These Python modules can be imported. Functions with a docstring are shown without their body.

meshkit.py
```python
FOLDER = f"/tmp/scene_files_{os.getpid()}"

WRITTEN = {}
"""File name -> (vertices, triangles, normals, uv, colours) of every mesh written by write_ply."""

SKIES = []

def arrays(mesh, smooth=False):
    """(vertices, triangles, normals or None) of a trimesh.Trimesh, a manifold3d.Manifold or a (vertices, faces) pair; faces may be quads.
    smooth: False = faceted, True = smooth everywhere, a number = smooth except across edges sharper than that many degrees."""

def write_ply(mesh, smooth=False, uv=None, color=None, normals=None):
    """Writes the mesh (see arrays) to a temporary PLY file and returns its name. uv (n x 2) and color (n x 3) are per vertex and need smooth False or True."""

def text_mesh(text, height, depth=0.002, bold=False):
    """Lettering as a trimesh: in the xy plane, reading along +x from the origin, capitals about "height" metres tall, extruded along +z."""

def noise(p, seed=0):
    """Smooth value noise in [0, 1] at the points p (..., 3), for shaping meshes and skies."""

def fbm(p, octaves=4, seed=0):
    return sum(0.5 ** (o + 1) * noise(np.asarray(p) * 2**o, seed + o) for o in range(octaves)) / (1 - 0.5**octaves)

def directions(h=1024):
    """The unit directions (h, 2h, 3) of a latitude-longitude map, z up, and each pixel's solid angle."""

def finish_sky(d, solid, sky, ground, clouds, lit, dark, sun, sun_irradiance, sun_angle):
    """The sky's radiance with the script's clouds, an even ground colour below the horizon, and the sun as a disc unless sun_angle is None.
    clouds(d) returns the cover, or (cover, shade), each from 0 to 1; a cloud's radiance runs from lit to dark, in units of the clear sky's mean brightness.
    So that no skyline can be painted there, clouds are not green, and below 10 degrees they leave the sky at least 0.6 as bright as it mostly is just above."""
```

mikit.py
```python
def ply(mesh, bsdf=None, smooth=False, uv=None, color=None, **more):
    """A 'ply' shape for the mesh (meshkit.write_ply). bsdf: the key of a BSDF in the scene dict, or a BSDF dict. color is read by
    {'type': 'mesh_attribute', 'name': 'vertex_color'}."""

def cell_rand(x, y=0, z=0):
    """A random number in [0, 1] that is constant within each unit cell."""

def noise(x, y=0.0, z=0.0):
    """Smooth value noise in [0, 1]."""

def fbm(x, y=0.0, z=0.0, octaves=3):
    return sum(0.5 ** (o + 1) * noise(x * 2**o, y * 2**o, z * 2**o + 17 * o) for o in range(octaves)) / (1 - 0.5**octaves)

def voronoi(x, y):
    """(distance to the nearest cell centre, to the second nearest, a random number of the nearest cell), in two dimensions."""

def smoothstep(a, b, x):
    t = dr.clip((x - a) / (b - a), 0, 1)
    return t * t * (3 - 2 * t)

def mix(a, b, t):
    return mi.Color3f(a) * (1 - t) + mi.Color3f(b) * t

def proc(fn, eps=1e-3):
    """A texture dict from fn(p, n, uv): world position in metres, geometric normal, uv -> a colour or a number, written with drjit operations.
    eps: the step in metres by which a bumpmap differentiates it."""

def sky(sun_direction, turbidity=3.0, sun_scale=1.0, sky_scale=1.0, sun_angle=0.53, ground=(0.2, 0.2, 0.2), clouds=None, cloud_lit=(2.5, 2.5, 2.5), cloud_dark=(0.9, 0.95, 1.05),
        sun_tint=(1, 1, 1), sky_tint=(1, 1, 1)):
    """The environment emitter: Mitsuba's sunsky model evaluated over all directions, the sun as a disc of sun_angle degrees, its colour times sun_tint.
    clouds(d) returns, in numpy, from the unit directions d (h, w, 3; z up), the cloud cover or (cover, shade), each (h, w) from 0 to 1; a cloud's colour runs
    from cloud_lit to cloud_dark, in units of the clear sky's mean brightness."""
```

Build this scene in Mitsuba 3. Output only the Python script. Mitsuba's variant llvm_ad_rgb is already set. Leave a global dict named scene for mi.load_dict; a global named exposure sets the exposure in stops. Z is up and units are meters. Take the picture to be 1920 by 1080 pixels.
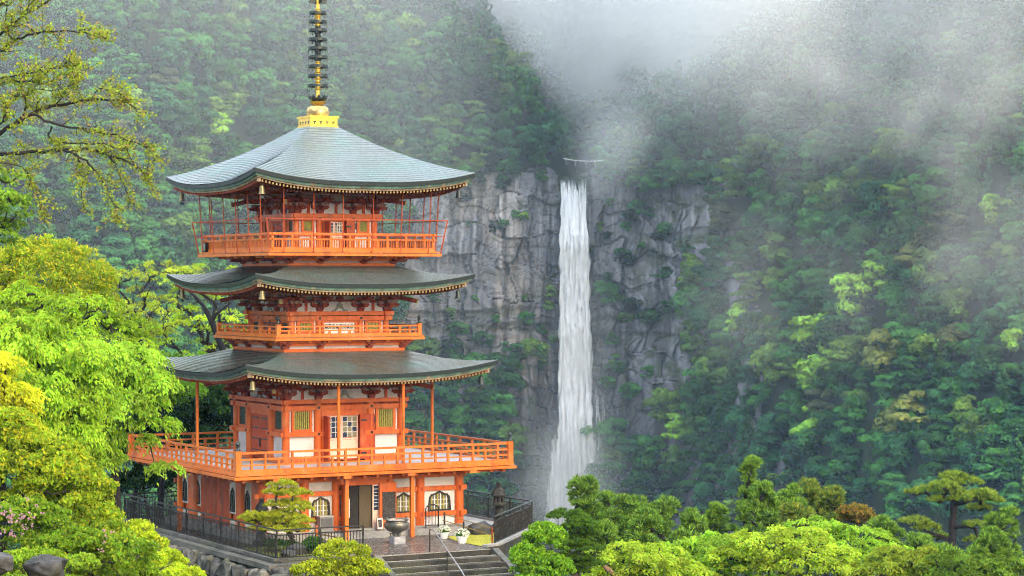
import math, random
import numpy as np, trimesh, drjit as dr, mitsuba as mi, mikit, meshkit
from mikit import noise, fbm, voronoi, smoothstep, mix, cell_rand
from scipy.ndimage import gaussian_filter
from scipy.interpolate import RegularGridInterpolator
from scipy.spatial import cKDTree

T = mi.ScalarTransform4f
scene, labels = {}, {}

# ------------------------------------------------------------------ camera, sky, exposure
EYE = 10.46
scene['camera'] = {'type': 'perspective', 'fov': 2 * math.degrees(math.atan(960 / 4340.8)), 'fov_axis': 'x', 'near_clip': 0.5, 'far_clip': 8000.0,
                   'to_world': T().look_at(origin=[0, 0, EYE], target=[0, 1000, EYE - 2.59], up=[0, 0, 1]), 'medium': {'type': 'ref', 'id': 'air'}}
# an overcast sky: three times as bright overhead as at the horizon, the sun only a broad soft patch
scene['sky'] = mikit.sky((0.52, -0.74, 0.40), turbidity=3, sun_scale=0.26, sun_angle=40, clouds=lambda d: (1.0, 1 - np.clip(d[..., 2], 0, 1)), cloud_lit=(2.6, 2.95, 3.4), cloud_dark=(.92, 1.03, 1.18), sun_tint=(1.0, 0.975, 0.93))
exposure = 3.9

# ------------------------------------------------------------------ helpers
used = {}


def num(key):
    """The key itself the first time, then key_001, key_002 ..."""
    if key not in used:
        used[key] = 0
        return key
    used[key] += 1
    return '%s_%03d' % (key, used[key])


def lab(key, label, cat=None, group=None, kind=None):
    d = {'label': label}
    if cat:
        d['category'] = cat
    if group:
        d['group'] = group
    if kind:
        d['kind'] = kind
    labels[key] = d
    return key


def stuffpart(key):
    labels[key] = {'kind': 'stuff'}


def thing(name, label, cat, group=None):
    return lab(num(name), label, cat, group)


def put(key, mesh, bsdf, to=None, smooth=False, color=None):
    key = num(key)
    d = mikit.ply(mesh, bsdf, smooth=smooth, color=color)
    if to is not None:
        d['to_world'] = to
    scene[key] = d
    return key


class M:
    """Collects primitives into one mesh."""

    def __init__(s):
        s.v, s.f, s.n = [], [], 0

    def add(s, v, f):
        v, f = np.asarray(v, float), np.asarray(f, int)
        if f.shape[1] == 4:
            f = np.vstack([f[:, [0, 1, 2]], f[:, [0, 2, 3]]])
        s.v.append(v), s.f.append(f + s.n)
        s.n += len(v)
        return s

    def box(s, c, size, rz=0.0, taper=1.0):
        v = np.array([[x, y, z] for z in (-.5, .5) for y in (-.5, .5) for x in (-.5, .5)]) * np.asarray(size, float)
        v[:4, :2] *= taper
        if rz:
            a = math.radians(rz)
            v[:, :2] = v[:, :2] @ np.array([[math.cos(a), math.sin(a)], [-math.sin(a), math.cos(a)]])
        return s.add(v + np.asarray(c, float), [[0, 2, 3, 1], [4, 5, 7, 6], [0, 1, 5, 4], [2, 6, 7, 3], [0, 4, 6, 2], [1, 3, 7, 5]])

    def bar(s, p, q, w, h=None, up=(0, 0, 1)):
        p, q = np.asarray(p, float), np.asarray(q, float)
        h = w if h is None else h
        d = (q - p) / np.linalg.norm(q - p)
        up = np.array(up, float) if abs(d @ np.array(up, float)) < .98 else np.array([1., 0, 0])
        a = np.cross(d, up)
        a /= np.linalg.norm(a)
        b = np.cross(a, d)
        v = np.array([e + a * i * w / 2 + b * j * h / 2 for e in (p, q) for i, j in ((-1, -1), (1, -1), (1, 1), (-1, 1))])
        return s.add(v, [[0, 1, 2, 3], [7, 6, 5, 4], [0, 4, 5, 1], [1, 5, 6, 2], [2, 6, 7, 3], [3, 7, 4, 0]])

    def tube(s, pts, rad, k=6):
        pts = np.asarray(pts, float)
        rad = np.broadcast_to(np.asarray(rad, float), (len(pts),))
        d = np.gradient(pts, axis=0)
        d /= np.linalg.norm(d, axis=1, keepdims=True) + 1e-12
        ref = np.array([0.31, 0.22, 0.92]) if abs(d[0] @ np.array([0.31, 0.22, 0.92])) < .95 else np.array([1., 0, 0])
        a = np.cross(d, ref)
        a /= np.linalg.norm(a, axis=1, keepdims=True) + 1e-12
        b = np.cross(d, a)
        t = np.arange(k) * 2 * math.pi / k
        v = (pts[:, None] + rad[:, None, None] * (np.cos(t)[None, :, None] * a[:, None] + np.sin(t)[None, :, None] * b[:, None])).reshape(-1, 3)
        i, j = np.meshgrid(np.arange(len(pts) - 1), np.arange(k), indexing='ij')
        f = np.stack([i * k + j, i * k + (j + 1) % k, (i + 1) * k + (j + 1) % k, (i + 1) * k + j], -1).reshape(-1, 4)
        s.add(v, f)
        n = len(pts) * k
        s.add(v[:k], [[0, q + 1, q] for q in range(1, k - 1)])
        return s.add(v[n - k:], [[0, q, q + 1] for q in range(1, k - 1)])

    def lathe(s, prof, c=(0, 0, 0), k=20):
        """prof: (r, z) pairs from the bottom up."""
        prof = np.asarray(prof, float)
        t = np.arange(k) * 2 * math.pi / k
        v = np.stack([prof[:, None, 0] * np.cos(t), prof[:, None, 0] * np.sin(t), np.repeat(prof[:, 1:2], k, 1)], -1).reshape(-1, 3) + np.asarray(c, float)
        i, j = np.meshgrid(np.arange(len(prof) - 1), np.arange(k), indexing='ij')
        return s.add(v, np.stack([i * k + j, i * k + (j + 1) % k, (i + 1) * k + (j + 1) % k, (i + 1) * k + j], -1).reshape(-1, 4))

    def prism(s, poly, y0, y1, place):
        """poly (x, z) extruded from y0 to y1, then every vertex passed through place."""
        from shapely import Polygon
        m = trimesh.creation.extrude_polygon(poly if hasattr(poly, 'exterior') else Polygon(poly), 1.0, engine='earcut')
        v = np.asarray(m.vertices)
        v = np.stack([v[:, 0], y0 + v[:, 2] * (y1 - y0), v[:, 1]], -1)
        return s.add(place(v), np.asarray(m.faces)[:, ::-1])

    def side(s, k):
        """Turns all vertices collected so far from the front's frame (u, outward distance, z) to side k of the square tower."""
        c_, s_ = [(1, 0), (0, 1), (-1, 0), (0, -1)][k]
        for v in s.v:
            u, d = v[:, 0].copy(), -v[:, 1].copy()
            v[:, 0], v[:, 1] = u * c_ + d * s_, u * s_ - d * c_
        return s

    def mesh(s):
        return np.vstack(s.v), np.vstack(s.f)


def uni(b):
    if b not in UNI:
        UNI[b] = {**mikit.ply(M().box((0, 0, 0), (1, 1, 1)).mesh(), b)}
    return UNI[b]


UNI = {}
UCYL = {}


def ucyl(b):
    if b not in UCYL:
        UCYL[b] = mikit.ply(trimesh.creation.cylinder(1.0, 1.0, sections=16), b, smooth=40)
    return UCYL[b]


def bx(key, b, c, size, base, rz=0.0):
    """One box part that shares the unit box."""
    key = num(key)
    scene[key] = {**uni(b), 'to_world': base @ T().translate(list(map(float, c))).rotate([0, 0, 1], float(rz)).scale(list(map(float, size)))}
    return key


def frame_of(p, q, up=(0, 0, 1)):
    p, q = np.asarray(p, float), np.asarray(q, float)
    d = q - p
    L = np.linalg.norm(d)
    d = d / L
    up = np.array(up, float) if abs(d @ np.array(up, float)) < .98 else np.array([1., 0, 0])
    a = np.cross(d, up)
    a /= np.linalg.norm(a)
    return (p + q) / 2, d, a, np.cross(a, d), L


def br(key, b, p, q, w, h, base):
    """One bar part between two points that shares the unit box."""
    key = num(key)
    c, d, a, e, L = frame_of(p, q)
    m = np.eye(4)
    m[:3, 0], m[:3, 1], m[:3, 2], m[:3, 3] = d * L, -a * w, e * h, c
    scene[key] = {**uni(b), 'to_world': base @ T(m)}
    return key


def cy(key, b, p, q, r, base):
    key = num(key)
    c, d, a, e, L = frame_of(p, q)
    m = np.eye(4)
    m[:3, 0], m[:3, 1], m[:3, 2], m[:3, 3] = -a * r, e * r, d * L, c
    scene[key] = {**ucyl(b), 'to_world': base @ T(m)}
    return key


def SP(k, u, d, z):
    """Side frame -> tower frame."""
    c_, s_ = [(1, 0), (0, 1), (-1, 0), (0, -1)][k]
    return (u * c_ + d * s_, u * s_ - d * c_, z)


def sbx(key, b, k, u, d, z, su, sd, sz, base=None):
    return bx(key, b, SP(k, u, d, z), (su, sd, sz) if k % 2 == 0 else (sd, su, sz), PT if base is None else base)


TH = math.radians(29.017)
CT, ST = math.cos(TH), math.sin(TH)
PX, PY = -8.504, 101.42
PT = T().translate([PX, PY, 0]).rotate([0, 0, 1], 29.017)
ID = T()


def wl(lx, ly):
    return PX + lx * CT - ly * ST, PY + lx * ST + ly * CT


def px(u, v, y):
    """The place of a point that stands at depth y: planning aid for where things stand on the slopes."""
    return np.array([(u - 960) / 4340.8 * y, y, EYE - (v - 528.8) / 4340.8 * y])


def sm(a, b, x):
    t = np.clip((x - a) / (b - a), 0, 1)
    return t * t * (3 - 2 * t)


def nz(p, s, seed=0, o=3):
    return meshkit.fbm(np.asarray(p, float) / s, o, seed)


# ------------------------------------------------------------------ materials
def rgb(*c):
    return {'type': 'rgb', 'value': list(c)}


def mat(name, col, rough=.6, spec=.4, metallic=0.0, two=True, bump=None):
    c = mikit.proc(col) if callable(col) else col if isinstance(col, dict) else rgb(*col)
    b = {'type': 'principled', 'base_color': c, 'roughness': mikit.proc(rough) if callable(rough) else rough, 'specular': spec, 'metallic': metallic}
    if bump:
        b = {'type': 'bumpmap', 'arbitrary': mikit.proc(bump[0], eps=bump[2] if len(bump) > 2 else .01), 'scale': bump[1], 'b': b}
    scene[name] = {'type': 'twosided', 'b': b} if two else b


def painted(a, b, s=1.0):
    """Lacquer that has faded and weathered: patches and faint upright streaks."""
    def fn(p, n, uv):
        w = fbm(p.x * 1.3 * s, p.y * 1.3 * s, p.z * .8 * s, 3)
        st = noise((p.x + p.y) * 9, (p.x - p.y) * 9, p.z * .7)
        g = noise(p.x * 30, p.y * 30, p.z * 12)
        c = mix(a, b, smoothstep(.35, .7, w))
        grime = smoothstep(.55, .8, fbm(p.x * 2.3 * s + 7, p.y * 2.3 * s, p.z * .9 * s + 3, 4))
        pale = smoothstep(.60, .82, fbm(p.x * 1.7 * s + 31, p.y * 1.7 * s + 5, p.z * 1.1 * s, 3))
        return mix(mix(c * (0.78 + .28 * st + .18 * g), (.60, .26, .12), pale * .35), (.10, .035, .018), grime * .42)
    return fn


mat('vermilion', painted((.53, .098, .012), (.57, .13, .024)), .45, .4)
mat('orange_rail', painted((.55, .13, .012), (.59, .158, .020)), .45, .4)
mat('rust_red', painted((.42, .062, .014), (.36, .060, .022)), .6, .3)
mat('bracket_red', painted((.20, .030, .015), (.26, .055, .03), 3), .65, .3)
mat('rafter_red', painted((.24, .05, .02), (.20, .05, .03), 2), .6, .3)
mat('block_pale', painted((.34, .20, .17), (.26, .10, .07), 6), .65, .3)
mat('tip_yellow', (.34, .26, .11), .5)
mat('bell_bronze', (.22, .18, .09), .4, .5, .7)
mat('eave_board', painted((.40, .33, .24), (.30, .22, .15), 2), .7, .3)
mat('plaster', lambda p, n, uv: mix((.57, .57, .585), (.45, .44, .435), smoothstep(.45, .8, fbm(p.x * 2, p.y * 2, p.z * 1.2))), .7, .3)
mat('plaster_stained', lambda p, n, uv: mix((.62, .60, .52), (.46, .42, .33), smoothstep(.35, .7, fbm(p.x * 4, p.y * 4, p.z * 2))), .7, .3)
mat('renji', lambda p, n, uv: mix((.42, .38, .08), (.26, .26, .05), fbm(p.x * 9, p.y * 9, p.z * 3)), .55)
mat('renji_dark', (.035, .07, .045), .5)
mat('shoji_wood', lambda p, n, uv: mix((.70, .52, .44), (.62, .44, .36), fbm(p.x * 14, p.y * 14, p.z * 2)), .6)
mat('lattice_white', (.74, .74, .74), .55)
mat('dark_inside', (.018, .017, .016), .8)
mat('curtain', (.085, .068, .040), .8)
mat('black_iron', (.016, .017, .018), .4, .5)
mat('fence_black', lambda p, n, uv: mix((.010, .011, .012), (.024, .024, .025), smoothstep(.5, .8, noise(p.x * 6, p.y * 6, p.z * 9))), .38, .5)
mat('steel', (.42, .42, .43), .3, .5, .8)
mat('carved_grey', lambda p, n, uv: mix((.12, .17, .14), (.30, .30, .26), fbm(p.x * 14, p.y * 14, p.z * 14)), .6)
mat('pane_dark', (.03, .045, .09), .12, .6)
mat('pane_tan', (.22, .21, .15), .2, .5)
mat('deck', lambda p, n, uv: mix((.36, .37, .39), (.28, .285, .30), fbm(p.x * 2, p.y * 2, 0)), .35, .5)


def copper(dull, teal, brown, kt, kb):
    def fn(p, n, uv):
        w = fbm(p.x * .7, p.y * .7, p.z * .9, 3)
        v = fbm(p.x * .5 + 30, p.y * .5, p.z * .5 + 9, 3)
        g = noise(p.x * 7, p.y * 7, p.z * 2)
        c = mix(dull, teal, smoothstep(.45, .72, w) * kt)
        return mix(c, brown, smoothstep(.42, .72, v) * kb) * (.9 + .2 * g)
    return fn


mat('copper_pale', copper((.155, .205, .22), (.115, .21, .19), (.155, .17, .17), .7, .6), lambda p, n, uv: .32 + .16 * fbm(p.x * 2, p.y * 2, p.z * 2), .5, .3)
mat('copper_dark', copper((.17, .20, .19), (.13, .26, .22), (.15, .13, .085), .8, .9), lambda p, n, uv: .16 + .16 * fbm(p.x * 2, p.y * 2, p.z * 2), .6, .75)
mat('copper_edge', (.020, .030, .032), .4, .5)
mat('copper_green', painted((.10, .19, .16), (.055, .11, .10), 2), .5, .4)
mat('gold', lambda p, n, uv: mix((.83, .56, .09), (.60, .40, .07), smoothstep(.5, .8, fbm(p.x * 6, p.y * 6, p.z * 6))), .26, .5, .9)
mat('gold_worn', lambda p, n, uv: mix((.62, .46, .16), (.28, .20, .09), smoothstep(.45, .6, fbm(p.x * 5, p.y * 5, p.z * 8))), .35, .5, .8)
mat('bronze_dark', lambda p, n, uv: mix((.018, .028, .030), (.05, .065, .06), fbm(p.x * 8, p.y * 8, p.z * 8)), .35, .5, .4)
mat('burner_bronze', lambda p, n, uv: mix((.20, .19, .165), (.10, .10, .088), smoothstep(.35, .7, fbm(p.x * 5, p.y * 5, p.z * 3))), .38, .5, .6)


def stone(a, b, moss=(.09, .10, .04), km=.5, s=3.0):
    def fn(p, n, uv):
        c = mix(a, b, smoothstep(.35, .68, fbm(p.x * s, p.y * s, p.z * s, 4)))
        m = smoothstep(.52, .75, fbm(p.x * s * .6 + 9, p.y * s * .6, p.z * s * .6, 3)) * km
        return mix(c, moss, m) * (.75 + .5 * noise(p.x * s * 9, p.y * s * 9, p.z * s * 9))
    return fn


mat('stone_wall', stone((.12, .115, .10), (.030, .030, .028), km=.5), .7, .3)
mat('stone_wall_pale', stone((.22, .20, .155), (.06, .06, .055), km=.45), .7, .3)
mat('lantern_stone', stone((.04, .038, .036), (.013, .012, .012), (.06, .06, .04), .4, 5), .75, .3)
mat('boulder_stone', stone((.065, .062, .06), (.018, .018, .018), (.07, .085, .025), .35, 2.2), .6, .4)
mat('granite', stone((.34, .35, .37), (.25, .26, .28), (.3, .3, .3), .2, 8), .5, .4)
mat('concrete', stone((.13, .125, .11), (.065, .065, .055), (.06, .07, .03), .5, 1.6), .6, .4)
mat('concrete_light', stone((.27, .27, .265), (.19, .19, .185), (.2, .2, .15), .2, 1.4), .5, .4)
mat('step_stone', stone((.062, .060, .050), (.028, .028, .024), (.05, .06, .025), .5, 1.8), .75, .2)
mat('step_nosing', stone((.30, .29, .24), (.17, .165, .13), (.2, .2, .1), .3, 3), .55, .4)


def pebbles(p, n, uv):
    a, b, w = voronoi(p.x * 8.5, p.y * 8.5)
    c = mix((.05, .046, .042), (.17, .155, .13), w * w)
    return mix((.016, .015, .013), c, smoothstep(.03, .16, b - a))


mat('wet_pebbles', pebbles, lambda p, n, uv: .10 + .35 * smoothstep(.4, .7, fbm(p.x * 1.1, p.y * 1.1, 0)), .6, 0.0, True,
    (lambda p, n, uv: (lambda v: smoothstep(0.0, .3, v[1] - v[0]))(voronoi(p.x * 8.5, p.y * 8.5)), .012, .01))
mat('wet_paving', stone((.055, .048, .040), (.025, .023, .020), (.05, .055, .03), .3, .9), lambda p, n, uv: .35 + .4 * fbm(p.x, p.y, 0), .25)
mat('moss_ground', lambda p, n, uv: mix((.20, .21, .025), (.33, .31, .05), fbm(p.x * 3, p.y * 3, 0)) * (.6 + .8 * noise(p.x * 40, p.y * 40, 0)), .9, .1)
mat('copper_lap_shade', (.10, .128, .135), .5, .4)  # darker copper that paints the shadow line at each lap joint
mat('forest_floor', lambda p, n, uv: mix((.012, .022, .012), (.03, .045, .02), fbm(p.x * .3, p.y * .3, p.z * .3)), .9, .1)
mat('moss_dark', lambda p, n, uv: mix((.06, .075, .02), (.15, .17, .03), fbm(p.x * 2, p.y * 2, 0)) * (.6 + .8 * noise(p.x * 40, p.y * 40, 0)), .9, .1)
mat('board_red', painted((.34, .07, .018), (.26, .06, .024), 2), .65, .3)
mat('soil', lambda p, n, uv: mix((.035, .04, .018), (.06, .06, .03), fbm(p.x * .8, p.y * .8, p.z * .8)), .9, .1)
mat('bark', lambda p, n, uv: mix((.030, .026, .024), (.075, .065, .055), fbm(p.x * 9, p.y * 9, p.z * 3)), .85, .2)
mat('bark_dark', lambda p, n, uv: mix((.012, .011, .012), (.035, .03, .03), fbm(p.x * 12, p.y * 12, p.z * 5)), .85, .2)
mat('bark_red', lambda p, n, uv: mix((.16, .09, .06), (.30, .20, .15), fbm(p.x * 9, p.y * 9, p.z * 3)), .85, .2)
mat('pot_white', (.74, .74, .72), .45)
mat('petal_white', (.80, .82, .74), .7)
mat('petal_pink', (.62, .24, .38), .7)
mat('notice_black', lambda p, n, uv: mix((.020, .020, .022), (.11, .105, .10), smoothstep(.60, .75, noise(p.x * 30, p.y * 30, p.z * 16))), .5)
mat('poster', (.62, .62, .60), .5)
mat('ash', (.45, .43, .40), .9)
mat('rope_white', (.80, .80, .76), .8)
VC = {'type': 'mesh_attribute', 'name': 'vertex_color'}
scene['leaf'] = {'type': 'principledthin', 'base_color': VC, 'roughness': .45, 'diff_trans': 1.0, 'spec_trans': 0.0}
scene['far_leaf'] = {'type': 'twosided', 'b': {'type': 'diffuse', 'reflectance': VC}}
scene['rock'] = {'type': 'twosided', 'b': {'type': 'principled', 'base_color': VC, 'roughness': .6, 'specular': .3}}

# ------------------------------------------------------------------ ground
GX = np.unique(np.concatenate([np.linspace(-60, 60, 121), np.linspace(-420, -60, 25), np.linspace(60, 420, 25), [-3000, -1200, 1200, 3000]]))
GY = np.unique(np.concatenate([np.linspace(-40, 0, 9), np.linspace(0, 160, 161), np.linspace(160, 560, 41), [700, 1000, 1600, 3000]]))


def ground_z(x, y):
    x, y = np.asarray(x, float), np.asarray(y, float)
    z = np.interp(y, [-40, 0, 20, 40, 55, 68, 80, 92, 110, 130, 160, 250, 380, 520], [10, 8.8, 6.0, 3.9, 2.3, .2, -2.2, -3.4, -5.0, -10, -21, -52, -72, -80])
    z = z + sm(-8, -17, x) * np.interp(y, [20, 45, 62, 80, 95, 125, 160], [0, .8, 1.4, 1.6, 1.6, 3.5, 0])
    z = z - sm(2, 14, x) * np.interp(y, [45, 70, 90, 120, 160], [0, 1.2, 2.6, 4.5, 0])
    return z + .5 * (nz(np.stack([x, y, 0 * x], -1), 9.0, 3) - .5) * sm(10, 40, y)


gx, gy = np.meshgrid(GX, GY, indexing='ij')
nyy = len(GY)


def grid_faces(a, b):
    i = np.arange(a - 1)[:, None] * b + np.arange(b - 1)[None]
    return np.stack([i, i + b, i + b + 1, i + 1], -1).reshape(-1, 4)


# the courtyard stands on a terrace: the ground under it stays below its floor
put('ground', (np.stack([gx, gy, ground_z(gx, gy)], -1).reshape(-1, 3), grid_faces(*gx.shape)), 'soil', smooth=True)
lab('ground', 'dark soil of the slope under the shrubs and trees', kind='structure')

# ------------------------------------------------------------------ the valley's far side: depth y over (x, z)
HXs = np.array([-290, -160, -110, -62, -38, -18, 0, 10, 16, 21, 26, 32, 42, 60, 90, 130, 180, 290.])
HZs = np.array([-85, -60, -40, -15, 20, 44, 52, 62, 80, 98, 112, 140, 200.])
HY = np.array([
    [470, 490, 515, 545, 590, 615, 625, 635, 655, 672, 690, 725, 800],   # far left
    [480, 500, 525, 555, 600, 625, 635, 645, 665, 682, 700, 735, 810],
    [500, 525, 550, 580, 625, 648, 656, 666, 685, 702, 718, 752, 830],
    [560, 590, 620, 655, 695, 712, 720, 728, 745, 758, 775, 810, 900],
    [640, 690, 722, 738, 744, 748, 754, 760, 772, 784, 800, 860, 1000],
    [690, 728, 742, 748, 752, 756, 762, 768, 780, 794, 860, 960, 1150],  # the spur's edge
    [700, 736, 746, 750, 754, 758, 764, 772, 792, 880, 950, 1060, 1200],
    [705, 738, 748, 752, 756, 760, 768, 796, 870, 950, 1020, 1100, 1250],
    [712, 742, 750, 754, 757, 762, 790, 840, 920, 980, 1040, 1120, 1260],
    [716, 744, 751, 755, 758, 764, 830, 870, 930, 990, 1040, 1120, 1260],  # the falls' gully
    [712, 742, 750, 754, 757, 762, 800, 850, 920, 980, 1040, 1120, 1260],
    [706, 740, 749, 753, 756, 759, 765, 800, 880, 950, 1010, 1100, 1240],
    [690, 728, 744, 750, 753, 757, 764, 780, 820, 880, 940, 1040, 1200],
    [610, 650, 690, 722, 742, 752, 760, 772, 800, 830, 870, 960, 1100],
    [500, 530, 560, 595, 650, 690, 705, 718, 745, 775, 800, 880, 1000],
    [430, 455, 480, 515, 565, 600, 612, 626, 655, 685, 710, 770, 900],
    [400, 420, 445, 478, 525, 560, 572, 586, 612, 640, 665, 720, 850],
    [380, 400, 425, 455, 500, 535, 548, 560, 590, 615, 640, 700, 820.]])
fx, fz = np.linspace(-290, 290, 291), np.linspace(-85, 200, 191)
hill0 = RegularGridInterpolator((HXs, HZs), HY)(np.stack(np.meshgrid(fx, fz, indexing='ij'), -1))
hill0 = gaussian_filter(hill0, (1.2, 1.2))
hx, hz = np.meshgrid(fx, fz, indexing='ij')
bumps = (nz(np.stack([hx, hz * 0, hz], -1), 32, 5) - .5) * 34 + (nz(np.stack([hx, hz * 0, hz], -1), 9, 8) - .5) * 7
inrock = sm(-52, -38, hx) * sm(82, 66, hx) * sm(56, 47, hz) * sm(-90, -60, hz)
hill0 = hill0 + bumps * (1 - .93 * inrock)
hill_y = RegularGridInterpolator((fx, fz), hill0, bounds_error=False, fill_value=None)
put('hillside', (np.stack([hx, hill0 + 4 * inrock, hz], -1).reshape(-1, 3), grid_faces(*hx.shape)), 'forest_floor', smooth=True)
lab('hillside', 'steep wooded mountainside across the valley', kind='structure')

# the rock face, with its joints, ledges and stains
cx, cz = np.meshgrid(np.arange(-50, 80, .5), np.arange(-84, 56, .5), indexing='ij')
q = np.stack([cx, cz], -1)
warp = np.stack([nz(np.stack([cx, cz, cx * 0], -1), 13, 21), nz(np.stack([cx, cz, cx * 0], -1), 13, 31)], -1) - .5
qq = q + warp * 10
rk = np.zeros(cx.shape)
seam = np.zeros(cx.shape)
bv = np.zeros(cx.shape)
def hsh(a, b, sd):
    v = np.sin(a * 127.1 + b * 311.7 + sd * 74.7) * 43758.5453
    return v - np.floor(v)


# the rock breaks along level beds and upright joints: blocks of three sizes, each leaning its own way
for sc, (ax, az), amp, sd in ((1, (12., 10.), 2.9, 1), (2, (4.6, 6.2), 1.2, 2), (3, (1.7, 3.1), .45, 3)):
    zr = qq[..., 1] / az + (.10 + .25 * (warp[..., 0] + .2)) * qq[..., 0] / az + sd * .37
    row = np.floor(zr)
    xc = qq[..., 0] / ax + hsh(row, 0, sd) * 9 + (hsh(row, 3, sd) - .5) * .35 * (zr - row) * az / ax
    col = np.floor(xc + .3 * (hsh(row, np.floor(xc), sd + 9) - .5))
    fx_, fz_ = xc - np.floor(xc), zr - row
    val = hsh(col, row, sd + 1) * 2 - 1
    rk += amp * (val + (hsh(col, row, sd + 2) - .5) * 1.1 * (fx_ - .5) + (hsh(col, row, sd + 3) - .65) * .9 * (fz_ - .5))
    edge = np.maximum(sm(.45 / ax, 0, np.minimum(fx_, 1 - fx_)) * .8, sm(.5 / az, 0, fz_))
    seam = np.maximum(seam, edge * (1.0, .65, .4)[sc - 1])
    rk += edge * amp * .35
    bv += (.5, .35, .25)[sc - 1] * val
ledge = sm(.60, .72, nz(np.stack([cx * .35, cz * 2.6, cx * 0], -1), 22, 41))
rk += ledge * 2.0
rk += (nz(np.stack([cx, cz, cx * 0], -1), 2.2, 51, 3) - .5) * 1.0
cxz = np.stack([cx, cz], -1)
# the stream's channel and the knob beside the lip
lip = sm(9, 0, np.abs(cx - 20.4)) * sm(36, 46, cz) * 6
knob = -6 * np.exp(-((cx - 31.5) / 3) ** 2 - ((cz - 45.5) / 3.4) ** 2)
cyy = hill_y(cxz) + rk * sm(-50, -42, cx) * sm(80, 70, cx) + lip + knob
rim = sm(44, 52, cz) + sm(68, 80, cx) + sm(-40, -50, cx)
cyy = cyy + rim * 7
P3 = np.stack([cx, cyy, cz], -1)
t1, t2 = nz(np.stack([cx, cz * .45, cx * 0], -1), 16, 61), nz(np.stack([cx * 2.4, cz * .22, cx * 0], -1), 5, 71)
t3 = nz(P3, 6, 81)
rc = np.array([.235, .238, .262]) + np.array([.055, .055, .06]) * bv[..., None]
rc = rc + (sm(.55, .72, t1) * sm(30, -15, cx))[..., None] * np.array([.20, .155, .095])      # pale weathered faces
rc = rc * (1 - .6 * sm(.48, .7, t2))[..., None]                                          # upright drip stains
rc = rc + (sm(.62, .74, nz(np.stack([cx * 3, cz * .16, cx * 0], -1), 4.5, 91)) * sm(-5, 20, cz))[..., None] * np.array([.16, .16, .165])
wet = np.exp(-((cx - 21) / 13) ** 2) * .5 + sm(-15, -50, cz) * .55
rc = rc * (1 - np.clip(wet, 0, .75))[..., None]
rc = rc * (1 - .5 * seam)[..., None]
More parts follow.
